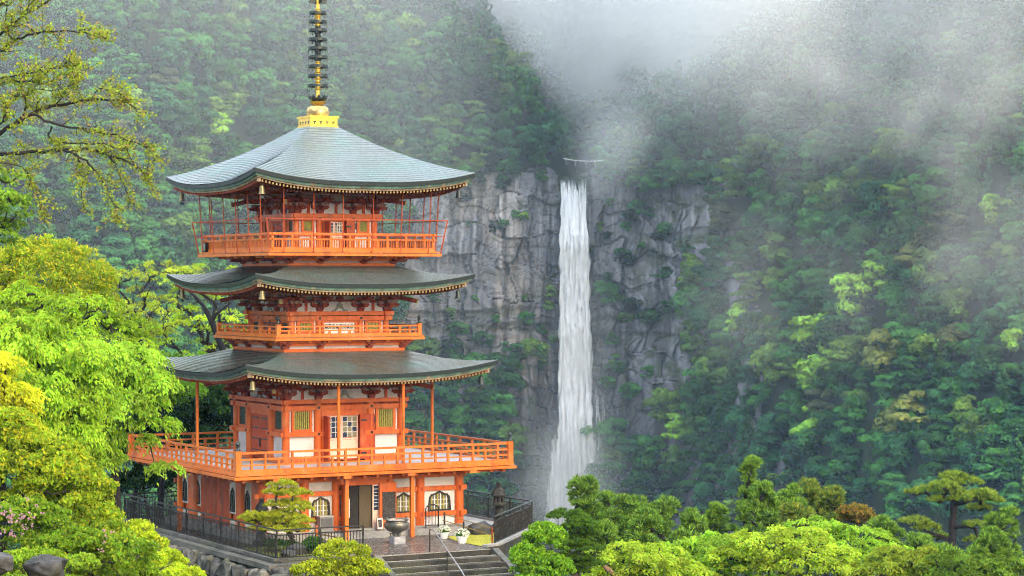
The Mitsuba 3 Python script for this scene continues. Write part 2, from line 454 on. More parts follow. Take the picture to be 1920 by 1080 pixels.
mo = np.clip(sm(.50, .68, t3) * (.35 + .5 * sm(30, 60, cx) + .4 * sm(0, -40, cz)) + ledge * .4, 0, .85)[..., None]
rc = np.clip(rc * (1 - mo) + np.array([.055, .075, .03]) * mo, .012, .7)
put('cliff', (P3.reshape(-1, 3), grid_faces(*cx.shape)), 'rock', color=rc.reshape(-1, 3))
lab('cliff', 'jointed grey rock face beside the waterfall', kind='structure')
cliff_y = RegularGridInterpolator((np.arange(-50, 80, .5), np.arange(-84, 56, .5)), cyy, bounds_error=False, fill_value=None)

BX0, BX1, BY0, BY1, BZ0, BZ1 = -260, 260, 440, 1250, -110, 190
g = np.stack(np.meshgrid(np.linspace(BX0, BX1, 131), np.linspace(BY0, BY1, 101), np.linspace(BZ0, BZ1, 101), indexing='ij'), -1)
mx, my, mz = g[..., 0], g[..., 1], g[..., 2]
n1 = meshkit.fbm(g / [46, 90, 36.], 4, 2)
n2 = meshkit.fbm((g + [0, 0, 0]) / [26, 60, 40.] + (meshkit.noise(g / 30., 9)[..., None] - .5) * 1.2, 4, 6)
bank = sm(.36, .66, n1)
den = np.full(mx.shape, .00010)
den += .0007 * sm(-25, 75, mz) * sm(14, -30, mx)
den += .0009 * sm(60, 120, mz) * sm(14, -30, mx)
den += .030 * sm(0, 26, mx + 14 + 22 * (n2 - .5) - (103 - mz) * .73) * sm(54, 86, mz + 20 * (n1 - .5)) * sm(757, 785, my) * sm(110, 50, mx)
den += .0085 * sm(28, 62, mx) * sm(38, 105, mz + 46 * (n1 - .5)) * (.35 + bank)
den += .011 * sm(22, 50, mx) * sm(88, 118, mz)
den += .010 * sm(.56, .74, n2) * sm(16, 34, mx) * sm(22, 44, mz) * sm(110, 70, mz) * sm(130, 90, mx)
den += .012 * np.exp(-((mx - 33) / 11) ** 2 - ((mz - 55) / 12) ** 2 - ((my - 735) / 26) ** 2) * (.3 + n2)
den += .004 * sm(.5, .7, n2) * sm(40, 60, mx) * sm(-20, 20, mz) * sm(90, 60, mz)
den += .110 * np.exp(-((mx - 19) / 12) ** 2 - ((mz + 60) / 17) ** 2 - ((my - 740) / 16) ** 2)
den += .018 * np.exp(-((mx - 25) / 7) ** 2 - ((my - 746) / 12) ** 2) * sm(40, -40, mz)
edge = np.minimum.reduce([sm(BX0, BX0 + 24, mx), sm(BX1, BX1 - 24, mx), sm(BY0, BY0 + 40, my), sm(BY1, BY1 - 40, my), sm(BZ1, BZ1 - 10, mz)])
den = np.maximum(den * edge, .0001)
den_at = RegularGridInterpolator((np.linspace(BX0, BX1, 131), np.linspace(BY0, BY1, 101), np.linspace(BZ0, BZ1, 101)), den, bounds_error=False, fill_value=0)


def veil(x, y, z):
    """optical depth of the mist between the eye and a point"""
    t = np.linspace(BY0 / y, 1, 40)[:, None]
    p = np.array([0, 0, EYE]) * (1 - t) + np.array([x, y, z]) * t
    return float(den_at(p).mean() * (y - BY0))



# ------------------------------------------------------------------ far trees
rng = np.random.default_rng(11)


def unit(n, r):
    v = r.normal(size=(n, 3))
    return v / np.linalg.norm(v, axis=1, keepdims=True)


def quads(p, nn, size, r, asp=.62, along=None):
    """Leaf-like four-cornered faces at p that face nn; along: the way the long axis points."""
    ref = r.normal(size=p.shape) if along is None else along
    t = ref - (ref * nn).sum(-1, keepdims=True) * nn
    t /= np.linalg.norm(t, axis=1, keepdims=True) + 1e-9
    b = np.cross(nn, t)
    s = np.broadcast_to(np.asarray(size, float).reshape(-1, 1), (len(p), 1))
    fold = nn * s * .22
    v = np.stack([p - t * s, p - b * s * asp + fold, p + t * s, p + b * s * asp + fold], 1).reshape(-1, 3)
    i = np.arange(len(p))[:, None] * 4
    return v, np.vstack([i + [0, 1, 2], i + [0, 2, 3]])


def tint(base, n, r, var=.22, hue=.10, tips=None, tipf=0.0):
    c = np.asarray(base, float) * (1 + var * r.normal(size=(n, 1))) * (1 + hue * r.normal(size=(n, 3)))
    if tips is not None:
        m = (r.random((n, 1)) < tipf)
        c = np.where(m, np.asarray(tips) * (1 + var * r.normal(size=(n, 1))), c)
    return np.clip(c, .004, .9)


def far_crown(kind, seed):
    """Unit crown (radius about 1, foot at z = -1): clumps of leaf-sized faces; returns positions, facings, sizes, clump numbers."""
    r = np.random.default_rng(seed)
    if kind == 'round':
        k = r.integers(13, 19)
        c = unit(k, r) * r.uniform(.45, .80, (k, 1))
        c[:, 2] = c[:, 2] * .85 + .15
        rad, n = r.uniform(.26, .44, k), 1500
        flat = .8
    elif kind == 'tiers':
        k = r.integers(14, 20)
        a, z = r.uniform(0, 6.28, k), r.uniform(-.5, .8, k)
        rr = (1.0 - .45 * np.abs(z + .1)) * r.uniform(.25, .85, k)
        c = np.stack([rr * np.cos(a), rr * np.sin(a), z], -1)
        rad, n = r.uniform(.30, .50, k), 1400
        flat = .42
    else:
        k = 26
        z = np.linspace(-.9, 1.5, k) + r.uniform(-.05, .05, k)
        a = r.uniform(0, 6.28, k)
        rr = (1.55 - z) * .27 * r.uniform(.4, 1.1, k)
        c = np.stack([rr * np.cos(a), rr * np.sin(a), z], -1)
        rad, n = (1.75 - z) * .16, 1200
        flat = .55
    w = rad ** 2 / (rad ** 2).sum()
    i = r.choice(k, n, p=w)
    d = unit(n, r)
    d[:, 2] = np.where(r.random(n) < .75, np.abs(d[:, 2]), d[:, 2])
    p = c[i] + d * rad[i][:, None] * r.uniform(.7, 1.08, (n, 1)) * [1, 1, flat]
    nn = d * [1, 1, 1.4] + r.normal(size=(n, 3)) * .55 + [0, 0, .3]
    sn = d * [1, 1, 1.3] + p * .5 + [0, 0, .15] + r.normal(size=(n, 3)) * .16
    return p, nn / np.linalg.norm(nn, axis=1, keepdims=True), sn / np.linalg.norm(sn, axis=1, keepdims=True), r.uniform(.050, .100, n) * (1.2 if kind == 'tiers' else 1.0), i


TONES = {'dark green': (.034, .105, .028), 'mid green': (.056, .185, .040), 'bluish green': (.036, .125, .046), 'olive green': (.092, .185, .036), 'yellow-green': (.15, .27, .045), 'bright lime green': (.27, .52, .055),
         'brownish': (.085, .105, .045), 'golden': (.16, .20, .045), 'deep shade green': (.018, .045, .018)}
NVAR = {'round': 6, 'tiers': 4, 'spire': 3}
KIND = {'round': 'broadleaf_tree', 'tiers': 'layered_tree', 'spire': 'conifer_tree'}


def tree_group(kind, var, tone):
    key = 'far_%s_%d_%s' % (kind, var, tone.replace(' ', '_').replace('-', '_'))
    if key not in scene:
        p, nn, sn, s, i = far_crown(kind, 100 + var * 7 + len(kind) * 31)
        r = np.random.default_rng(var + 5)
        v, f = quads(p, nn, s, r, .75)
        cl = 1 + .22 * r.normal(size=i.max() + 1)
        col = tint(TONES[tone], len(p), r, .10, .04) * cl[i][:, None]
        scene[key] = {'type': 'shapegroup', 'crown': {'type': 'ply', 'filename': meshkit.write_ply((v, f), color=np.repeat(np.clip(col, .004, .9), 4, 0), normals=np.repeat(sn, 4, 0)), 'face_normals': False, 'bsdf': {'type': 'ref', 'id': 'far_leaf'}}}
    return key


def seen_px(x, y, z):
    return 960 + 4340.8 * x / y, 528.8 - 4340.8 * (z - EYE) / y


LEVELS = ((70, 'at finial-top height'), (160, 'at finial-ring height'), (250, 'at finial-base height'), (345, 'at top-roof height'), (480, 'at top-balcony height'),
          (560, 'at second-roof height'), (660, 'at middle-balcony height'), (760, 'at lowest-roof height'), (850, 'at first-storey height'), (2000, 'low above the valley'))
COLS = ((110, 'at the far left'), (300, 'left of the top roof'), (560, 'left of the finial'), (760, 'right of the finial'), (890, 'past the right eaves'), (1040, 'between eaves and waterfall'), (1150, 'beside the waterfall'),
        (1290, 'just right of the waterfall'), (1450, 'further right of the waterfall'), (1620, 'midway to the right edge'), (1780, 'well right of the waterfall'), (5000, 'at the far right'))


def locate(u, v):
    return next(t for e, t in LEVELS if v < e), next(t for e, t in COLS if u < e)


far = []      # (key, kind, tone, u, v)


def far_tree(x, z, kind, tone, R, var=None, forest=False, y=None):
    y = float(hill_y((x, z))) - R * .25 if y is None else y
    var = int(rng.integers(NVAR[kind])) if var is None else var
    g = tree_group(kind, var, tone)
    h = R * (1.25 if kind == 'spire' else rng.uniform(.85, 1.1))
    to = T().translate([float(x), float(y), float(z + h * .75)]).rotate([0, 0, 1], float(rng.uniform(0, 360))).scale([float(R), float(R), float(h)])
    if forest:
        key = num('forest')
        if key == 'forest':
            key = num('forest')
        key = key.replace('forest_', 'forest__')
        scene[key] = {'type': 'instance', 'g': {'type': 'ref', 'id': g}, 'to_world': to}
        return
    key = num(KIND[kind])
    scene[key] = {'type': 'instance', 'g': {'type': 'ref', 'id': g}, 'to_world': to}
    far.append((key, kind, tone, *seen_px(x, y, z + h)))


def bare_rock(u, v, x, z):
    """Where the mountainside shows rock instead of trees (measured on the mountainside itself)."""
    n = float(nz(np.array([[x, z, 3.]]), 10, 77)[0])
    left = (-37 < x < 14) and (-22 + 10 * n < z < 47 + 4 * (n - .5))
    left = left or (0 < x < 15 and -70 < z <= -20)
    right = (26 < x < 63 - (z < 12) * 6 + 10 * (n - .5)) and (-45 < z < 43) and (n < .80)
    chan = 13 < x < 29 and z < 51
    return left or right or chan


spots = []
cand = []
# poisson-like placing over the mountainside in (x, z); spacing follows the slope's distance
r2 = np.random.default_rng(5)
for _ in range(60000):
    x, z = r2.uniform(-215, 215), r2.uniform(-70, 125)
    cand.append((x, z))
ys = hill_y(np.array(cand))
us, vs = 960 + 4340.8 * np.array([c[0] for c in cand]) / ys, 528.8 - 4340.8 * (np.array([c[1] for c in cand]) - EYE) / ys
cell = {}
for (x, z), y, u, v in zip(cand, ys, us, vs):
    if not (-190 < u < 2110 and -90 < v < 1010):
        continue
    if v > 985 and u > 1000:
        continue
    if bare_rock(u, v, x, z) or veil(x, y, z) > 1.15:      # nothing shows there through the mist
        continue
    d = 41
    c = (int(u // d), int(v // d))
    if any((u - a) ** 2 + ((v - b) * 1.35) ** 2 < d * d for i in (-1, 0, 1) for j in (-1, 0, 1) for a, b in cell.get((c[0] + i, c[1] + j), ())):
        continue
    cell.setdefault(c, []).append((u, v))
    spots.append((x, z, y, u, v))
count = {'round': 0, 'tiers': 0, 'spire': 0}
radii = np.array([sp[2] for sp in spots]) / 4340.8 * np.random.default_rng(8).uniform(28, 48, len(spots))
order = np.argsort(-radii / np.array([sp[2] for sp in spots]))
for o in order:
    x, z, y, u, v = spots[o]
    t = rng.random()
    rightside = u > 1150
    spire = (.15 if v < 420 and u > 800 else .08)
    kind = 'spire' if t < spire else 'tiers' if t < .38 else 'round'
    w = rng.random()
    if rightside:
        tone = 'dark green' if w < .30 else 'bluish green' if w < .58 else 'mid green' if w < .83 else 'olive green' if w < .93 else 'yellow-green' if w < .97 else 'brownish' if w < .99 else 'golden'
    else:
        tone = 'mid green' if w < .42 else 'olive green' if w < .54 else 'dark green' if w < .70 else 'bluish green' if w < .93 else 'yellow-green' if w < .965 else 'brownish' if w < .99 else 'golden'
    if kind == 'spire':
        tone = 'dark green' if w < .6 else 'bluish green'
    R = float(radii[o])
    hidden = (330 < u < 900 and 250 < v < 1000 and (v > 330 or 420 < u < 780)) or not (-40 < u < 1960) or v > 1000 or (u < 250 and v > 470) or v < -20
    forest = hidden or count[kind] >= 290
    if not forest:
        count[kind] += 1
    far_tree(x, z, kind, tone, R, forest=forest)
# trees that stand out in the photograph
for u, v, kind, tone, rp in ((1590, 560, 'round', 'bright lime green', 52), (1640, 520, 'round', 'bright lime green', 38), (1530, 625, 'round', 'bright lime green', 58), (1570, 670, 'tiers', 'yellow-green', 44), (1390, 600, 'tiers', 'bright lime green', 38), (1520, 700, 'round', 'bright lime green', 46),
                             (1480, 690, 'tiers', 'yellow-green', 30), (1890, 640, 'round', 'bright lime green', 26), (1860, 400, 'round', 'yellow-green', 38), (1850, 380, 'tiers', 'bright lime green', 24), (1665, 275, 'tiers', 'yellow-green', 38),
                             (1680, 370, 'tiers', 'yellow-green', 34), (1250, 760, 'round', 'yellow-green', 46), (1270, 800, 'tiers', 'bright lime green', 34), (1520, 800, 'tiers', 'bright lime green', 44), (1650, 660, 'round', 'golden', 50), (1740, 660, 'round', 'yellow-green', 40),
                             (1700, 770, 'tiers', 'golden', 52), (1660, 800, 'round', 'golden', 34), (1790, 640, 'round', 'brownish', 44), (1350, 690, 'round', 'olive green', 60), (405, 210, 'tiers', 'yellow-green', 26), (415, 240, 'tiers', 'bright lime green', 26), (440, 195, 'tiers', 'yellow-green', 24),
                             (380, 300, 'tiers', 'yellow-green', 30), (745, 265, 'round', 'yellow-green', 24), (690, 55, 'round', 'olive green', 40), (660, 35, 'round', 'olive green', 36), (1220, 850, 'round', 'mid green', 44)):
    x, z = 0., 0.
    y = 640.
    for _ in range(12):
        x, z = (u - 960) / 4340.8 * y, EYE - (v + rp * .8 - 528.8) / 4340.8 * y
        y = .5 * y + .5 * float(hill_y((x, z)))
    far_tree(x, z, kind, tone, y / 4340.8 * rp, y=y - 5)
# dark pines on the spur's edge, against the mist
for u, v, rp in ((893, 55, 26), (940, 92, 34), (968, 148, 26), (992, 165, 24), (1012, 175, 22), (1042, 215, 20), (850, 30, 40), (872, 75, 36)):
    y = 752. if u < 1100 else 775.
    x, z = (u - 960) / 4340.8 * y, EYE - (v + rp * 1.6 - 528.8) / 4340.8 * y
    far_tree(x, z, 'spire', 'dark green', y / 4340.8 * rp, y=y)
for _ in range(40):
    x = rng.uniform(-44, 14) if rng.random() < .62 else rng.uniform(30, 62)
    z = 46 + rng.normal() * 2.6 + (2 if x < -20 else 0)
    y = float(cliff_y((x, min(z, 46)))) - 2.5 - rng.uniform(0, 2)
    far_tree(x, z - 2.5, 'round' if rng.random() < .6 else 'tiers', ('mid green', 'olive green', 'dark green', 'bluish green')[int(rng.integers(4))], y / 4340.8 * rng.uniform(13, 30), y=y)
# shrubs that hold on to ledges of the rock face
shr = []
for u, v, rp, tone in ((980, 405, 14, 'yellow-green'), (968, 402, 12, 'mid green'), (945, 420, 12, 'mid green'), (1150, 380, 16, 'mid green'), (1200, 390, 20, 'mid green'), (1225, 400, 15, 'dark green'), (1125, 425, 16, 'olive green'), (1205, 460, 9, 'mid green'), (1035, 550, 16, 'yellow-green'), (1030, 575, 14, 'olive green'),
                       (860, 620, 22, 'mid green'), (845, 590, 18, 'olive green'), (905, 640, 24, 'dark green'), (990, 600, 18, 'mid green'), (1140, 520, 14, 'dark green'), (1130, 540, 16, 'mid green'), (1165, 560, 14, 'olive green'), (1250, 575, 22, 'dark green'), (1175, 600, 18, 'olive green'), (1150, 640, 18, 'mid green'),
                       (1160, 680, 20, 'olive green'), (1140, 720, 20, 'mid green'), (1180, 735, 26, 'mid green'), (1215, 700, 18, 'mid green'), (1040, 640, 14, 'olive green'), (1015, 620, 14, 'dark green'), (1275, 540, 14, 'mid green'), (815, 560, 16, 'dark green'), (930, 600, 12, 'mid green'), (1010, 660, 20, 'mid green'),
                       (1180, 425, 14, 'mid green'), (1110, 470, 9, 'olive green'), (1250, 430, 20, 'mid green'), (1285, 470, 16, 'bluish green'), (1085, 800, 8, 'olive green'), (1165, 800, 22, 'mid green'), (1195, 830, 24, 'dark green'), (985, 560, 9, 'olive green'), (890, 560, 9, 'mid green')):
    y = 745.
    x, z = (u - 960) / 4340.8 * y, EYE - (v - 528.8) / 4340.8 * y
    y = float(cliff_y((x, z)))
    R = y / 4340.8 * rp
    to = T().translate([x, y - R * .35, z]).rotate([0, 0, 1], float(rng.uniform(0, 360))).scale([R, R, R * .85])
    key = num('ledge_shrub')
    scene[key] = {'type': 'instance', 'g': {'type': 'ref', 'id': tree_group('round', int(rng.integers(6)), tone)}, 'to_world': to}
    shr.append((key, 'shrub', tone, u, v))


def name_by_place(items, text, cat, group):
    """A label for each: its look, then the place by things one can find; ties are told apart by their order there."""
    by = {}
    for it in items:
        by.setdefault((it[1], it[2]) + locate(it[3], it[4]), []).append(it)
    for (kind, tone, lv, co), its in by.items():
        its.sort(key=lambda i: i[4])
        n = len(its)
        if n == 1:
            tags = ['']
        elif n == 2:
            tags = ['upper ', 'lower '] if abs(its[0][4] - its[1][4]) > abs(its[0][3] - its[1][3]) else (['left ', 'right '] if its[0][3] < its[1][3] else ['right ', 'left '])
        else:
            tags = ['uppermost '] + ['second-highest ', 'third-highest ', 'fourth-highest ', 'fifth-highest ', 'sixth-highest ', 'seventh-highest ', 'eighth-highest ', 'ninth-highest ', 'tenth-highest '][:n - 2] + ['lowest ']
        for it, tg in zip(its, tags):
            lab(it[0], (tg + text[kind].format(tone=tone) + ' ' + lv.replace('level with', 'level with') + ', ' + co), cat[kind], group[kind])


name_by_place(far, {'round': '{tone} round tree', 'tiers': '{tone} layered tree', 'spire': '{tone} pointed conifer'}, {'round': 'tree', 'tiers': 'tree', 'spire': 'tree'},
              {'round': 'round trees on the mountainside', 'tiers': 'layered trees on the mountainside', 'spire': 'conifers on the mountainside'})
name_by_place(shr, {'shrub': '{tone} shrub on the rock'}, {'shrub': 'shrub'}, {'shrub': 'shrubs on the rock face'})
lab('forest', 'mass of trees filling in the wooded mountainside', 'forest', kind='stuff')
# low growth between the trees, coloured dark to paint shade into the gaps
r3 = np.random.default_rng(17)
und = 0
for _ in range(2600):
    x, z = r3.uniform(-200, 200), r3.uniform(-80, 125)
    y = float(hill_y((x, z)))
    u, v = seen_px(x, y, z)
    if not (-150 < u < 2070 and -60 < v < 1040) or (bare_rock(u, v, x, z) and r3.random() < .88):
        continue
    if (12 < x < 30 and z > -60 and z < 60) or veil(x, y, z) > .8:
        continue
    R = y / 4340.8 * r3.uniform(13, 26)
    und += 1
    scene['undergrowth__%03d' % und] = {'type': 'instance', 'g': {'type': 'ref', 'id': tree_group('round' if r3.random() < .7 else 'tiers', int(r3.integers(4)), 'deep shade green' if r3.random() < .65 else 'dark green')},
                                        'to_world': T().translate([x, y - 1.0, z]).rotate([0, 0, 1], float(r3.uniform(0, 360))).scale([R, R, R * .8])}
lab('undergrowth', 'dark low growth between the trees of the mountainside', kind='stuff')

# ------------------------------------------------------------------ the waterfall
r4 = np.random.default_rng(23)
ZT, ZB = 45.0, -68.0


def fall_x(z):
    """left and right edge of the falling water"""
    t = np.clip((ZT - z) / (ZT - ZB), 0, 1)
    lft = np.interp(t, [0, .35, .7, .83, 1.0], [15.6, 15.4, 15.0, 14.2, 12.6])
    rgt = np.interp(t, [0, .1, .35, .7, 1.0], [24.6, 24.6, 25.4, 26.0, 27.8])
    return lft, rgt


zz_ = np.linspace(ZB, ZT + 4, 120)
face = np.min([cliff_y(np.stack([np.full_like(zz_, x_), zz_], -1)) for x_ in np.linspace(12, 28, 9)], axis=0)
face = np.minimum.accumulate(face[::-1])[::-1]
face = gaussian_filter(face, 3)


def fall_y(z):
    """how far out the water falls: always clear of the rock behind it"""
    return np.interp(z, zz_, face) - 1.2 - 1.5 * sm(45, 20, z)


def strand(m, s0, z0, z1, w, d0, seed):
    """One falling strand: a narrow band that bows outward, wavers and frays, with a rounded front."""
    n = max(8, int((z0 - z1) / .8))
    z = np.linspace(z0, z1, n)
    l, r = fall_x(z)
    ph = seed * 1.7
    x = l + (r - l) * s0 + .22 * np.sin(z * .21 + ph) + .12 * np.sin(z * .67 + ph * 2)
    tz = (z0 - z) / (z0 - z1)
    ww = w * np.sin(np.clip(tz * .96 + .04, 0, 1) * math.pi) ** .45 * (1 + .3 * np.sin(z * .8 + ph * 3))
    wav = .5 + .5 * np.sin(z * (.55 + .12 * math.sin(ph)) + ph * 5)
    y = fall_y(z) - d0 - wav ** 2 * min(.8, .3 + w * .6)
    v = np.concatenate([np.stack([x - ww / 2, y + .25, z], -1), np.stack([x, y - .12 - ww * .12, z], -1), np.stack([x + ww / 2, y + .25, z], -1)])
    WUV.append(np.stack([np.repeat([0, .5, 1.], n), np.tile(tz, 3)], -1))
    i = np.arange(n - 1)
    f = np.vstack([np.stack([i, i + n, i + n + 1, i + 1], -1), np.stack([i + n, i + 2 * n, i + 2 * n + 1, i + n + 1], -1)])
    m.add(v, f)


m, WUV = M(), []
for k in range(26):   # the body of the water
    strand(m, .05 + .9 * (k + .5) / 26, ZT - .6 * r4.random() - (4.5 if 16 <= k <= 18 else 1.2 if k in (6, 15, 19, 23) else 0), ZB - 5 + 9 * r4.random(), 1.15, -.3 + .5 * r4.random(), k)
thing('waterfall', 'tall white waterfall dropping straight down the grey rock face', 'waterfall')
scene['waterfall__water_body'] = mikit.ply(m.mesh(), 'water_white', smooth=True, uv=np.vstack(WUV))
m, WUV = M(), []
for k in range(250):
    z0 = ZT - 1 - 117 * r4.random() ** 1.2
    strand(m, np.clip(r4.normal(.5, .27), .06, .94), z0, max(ZB, z0 - r4.uniform(10, 42)), r4.uniform(.5, 1.9), r4.uniform(.3, 1.6), 100 + k)
for k in range(46):   # thin water beside the main fall, low on the right
    z0 = r4.uniform(-62, -22)
    strand(m, r4.uniform(1.05, 1.32), z0, max(ZB, z0 - r4.uniform(8, 25)), r4.uniform(.2, .5), r4.uniform(-.5, .4), 700 + k)
for k in range(120):   # the foot spreads to the left
    z0 = r4.uniform(-64, -38)
    strand(m, r4.uniform(-.1, 1.15) if k % 2 else r4.uniform(-.12, .1), z0, max(ZB, z0 - r4.uniform(10, 30)), r4.uniform(.5, 1.6), r4.uniform(0, 1.4), 900 + k)
scene['waterfall__falling_strand'] = mikit.ply(m.mesh(), 'water_strand', smooth=True, uv=np.vstack(WUV))
stuffpart('waterfall__falling_strand')

def soft(uv):
    return smoothstep(0, .8, 4 * uv.x * (1 - uv.x)) * smoothstep(0, .04, uv.y)


scene['water_white'] = {'type': 'mask', 'opacity': mikit.proc(lambda p, n, uv: soft(uv) * (.42 + .56 * smoothstep(.32, .62, fbm(p.x * 2.8, 0, p.z * .07, 3)))), 'b': {'type': 'twosided', 'b': {'type': 'diffuse', 'reflectance': rgb(.93, .95, .97)}}}
scene['water_strand'] = {'type': 'mask', 'opacity': mikit.proc(lambda p, n, uv: soft(uv) * smoothstep(1.0, .55, uv.y) * (.08 + .75 * smoothstep(.36, .72, fbm(p.x * 2.0, 3, p.z * .14, 4)))), 'b': {'type': 'twosided', 'b': {'type': 'diffuse', 'reflectance': rgb(.96, .97, .98)}}}
# the straw rope above the lip
ya = 751.
a_, b_ = px(1056, 297, ya), px(1131, 301, ya)
tt = np.linspace(0, 1, 15)
cur = a_[None] * (1 - tt[:, None]) + b_[None] * tt[:, None]
cur[:, 2] -= .55 * (1 - (2 * tt - 1) ** 2)
thing('sacred_rope', 'pale rope with hanging white streamers strung across above the waterfall lip', 'rope')
put('sacred_rope__rope', M().tube(cur, .13, 6).mesh(), 'rope_white')
for u in (1060, 1078, 1098, 1115):
    t = (u - 1056) / 75.
    c = a_ * (1 - t) + b_ * t
    c[2] -= .55 * (1 - (2 * t - 1) ** 2)
    put('sacred_rope__streamer', M().bar(c, c + [0.1, 0, -1.0], .46, .06).bar(c + [0.3, -.04, -.95], c + [.2, -.04, -2.1], .42, .05).mesh(), 'rope_white')

# ------------------------------------------------------------------ air and mist
scene['air'] = {'type': 'homogeneous', 'albedo': rgb(.95, .965, .98), 'sigma_t': rgb(.00004, .00007, .00011)}
HZ = dict(c=[0, 640, 60], s=[1400, 2200, 182])
scene['haze'] = {'type': 'cube', 'to_world': T().translate(HZ['c']).scale(HZ['s']), 'bsdf': {'type': 'null'}, 'interior': {'type': 'ref', 'id': 'air'}}
lab('haze', 'thin damp air that veils the far side of the valley', kind='stuff')
scene['mist_air'] = {'type': 'heterogeneous', 'albedo': rgb(.970, .985, .998), 'sigma_t': {'type': 'gridvolume', 'grid': mi.VolumeGrid(np.ascontiguousarray(den.transpose(2, 1, 0)[..., None]).astype(np.float32)), 'filter_type': 'trilinear',
                     'to_world': T().translate([BX0, BY0, BZ0]).scale([BX1 - BX0, BY1 - BY0, BZ1 - BZ0])}, 'scale': 1.0}
scene['mist'] = {'type': 'cube', 'to_world': T().translate([(BX0 + BX1) / 2, (BY0 + BY1) / 2, (BZ0 + BZ1) / 2]).scale([(BX1 - BX0) / 2, (BY1 - BY0) / 2, (BZ1 - BZ0) / 2]), 'bsdf': {'type': 'null'},
                 'interior': {'type': 'ref', 'id': 'mist_air'}, 'exterior': {'type': 'ref', 'id': 'air'}}
lab('mist', 'drifting banks of mist on the mountainside and round the waterfall', kind='stuff')

# ------------------------------------------------------------------ the pagoda (tower frame: front towards -y, ground floor at z = 0)
PG = thing('pagoda', 'three-storey vermilion pagoda with grey-green copper roofs, balconies and a golden finial', 'pagoda')
P_ = 'pagoda__'
QUIET = set()


def eave_lift(u):
    return np.abs(u) ** 2.7


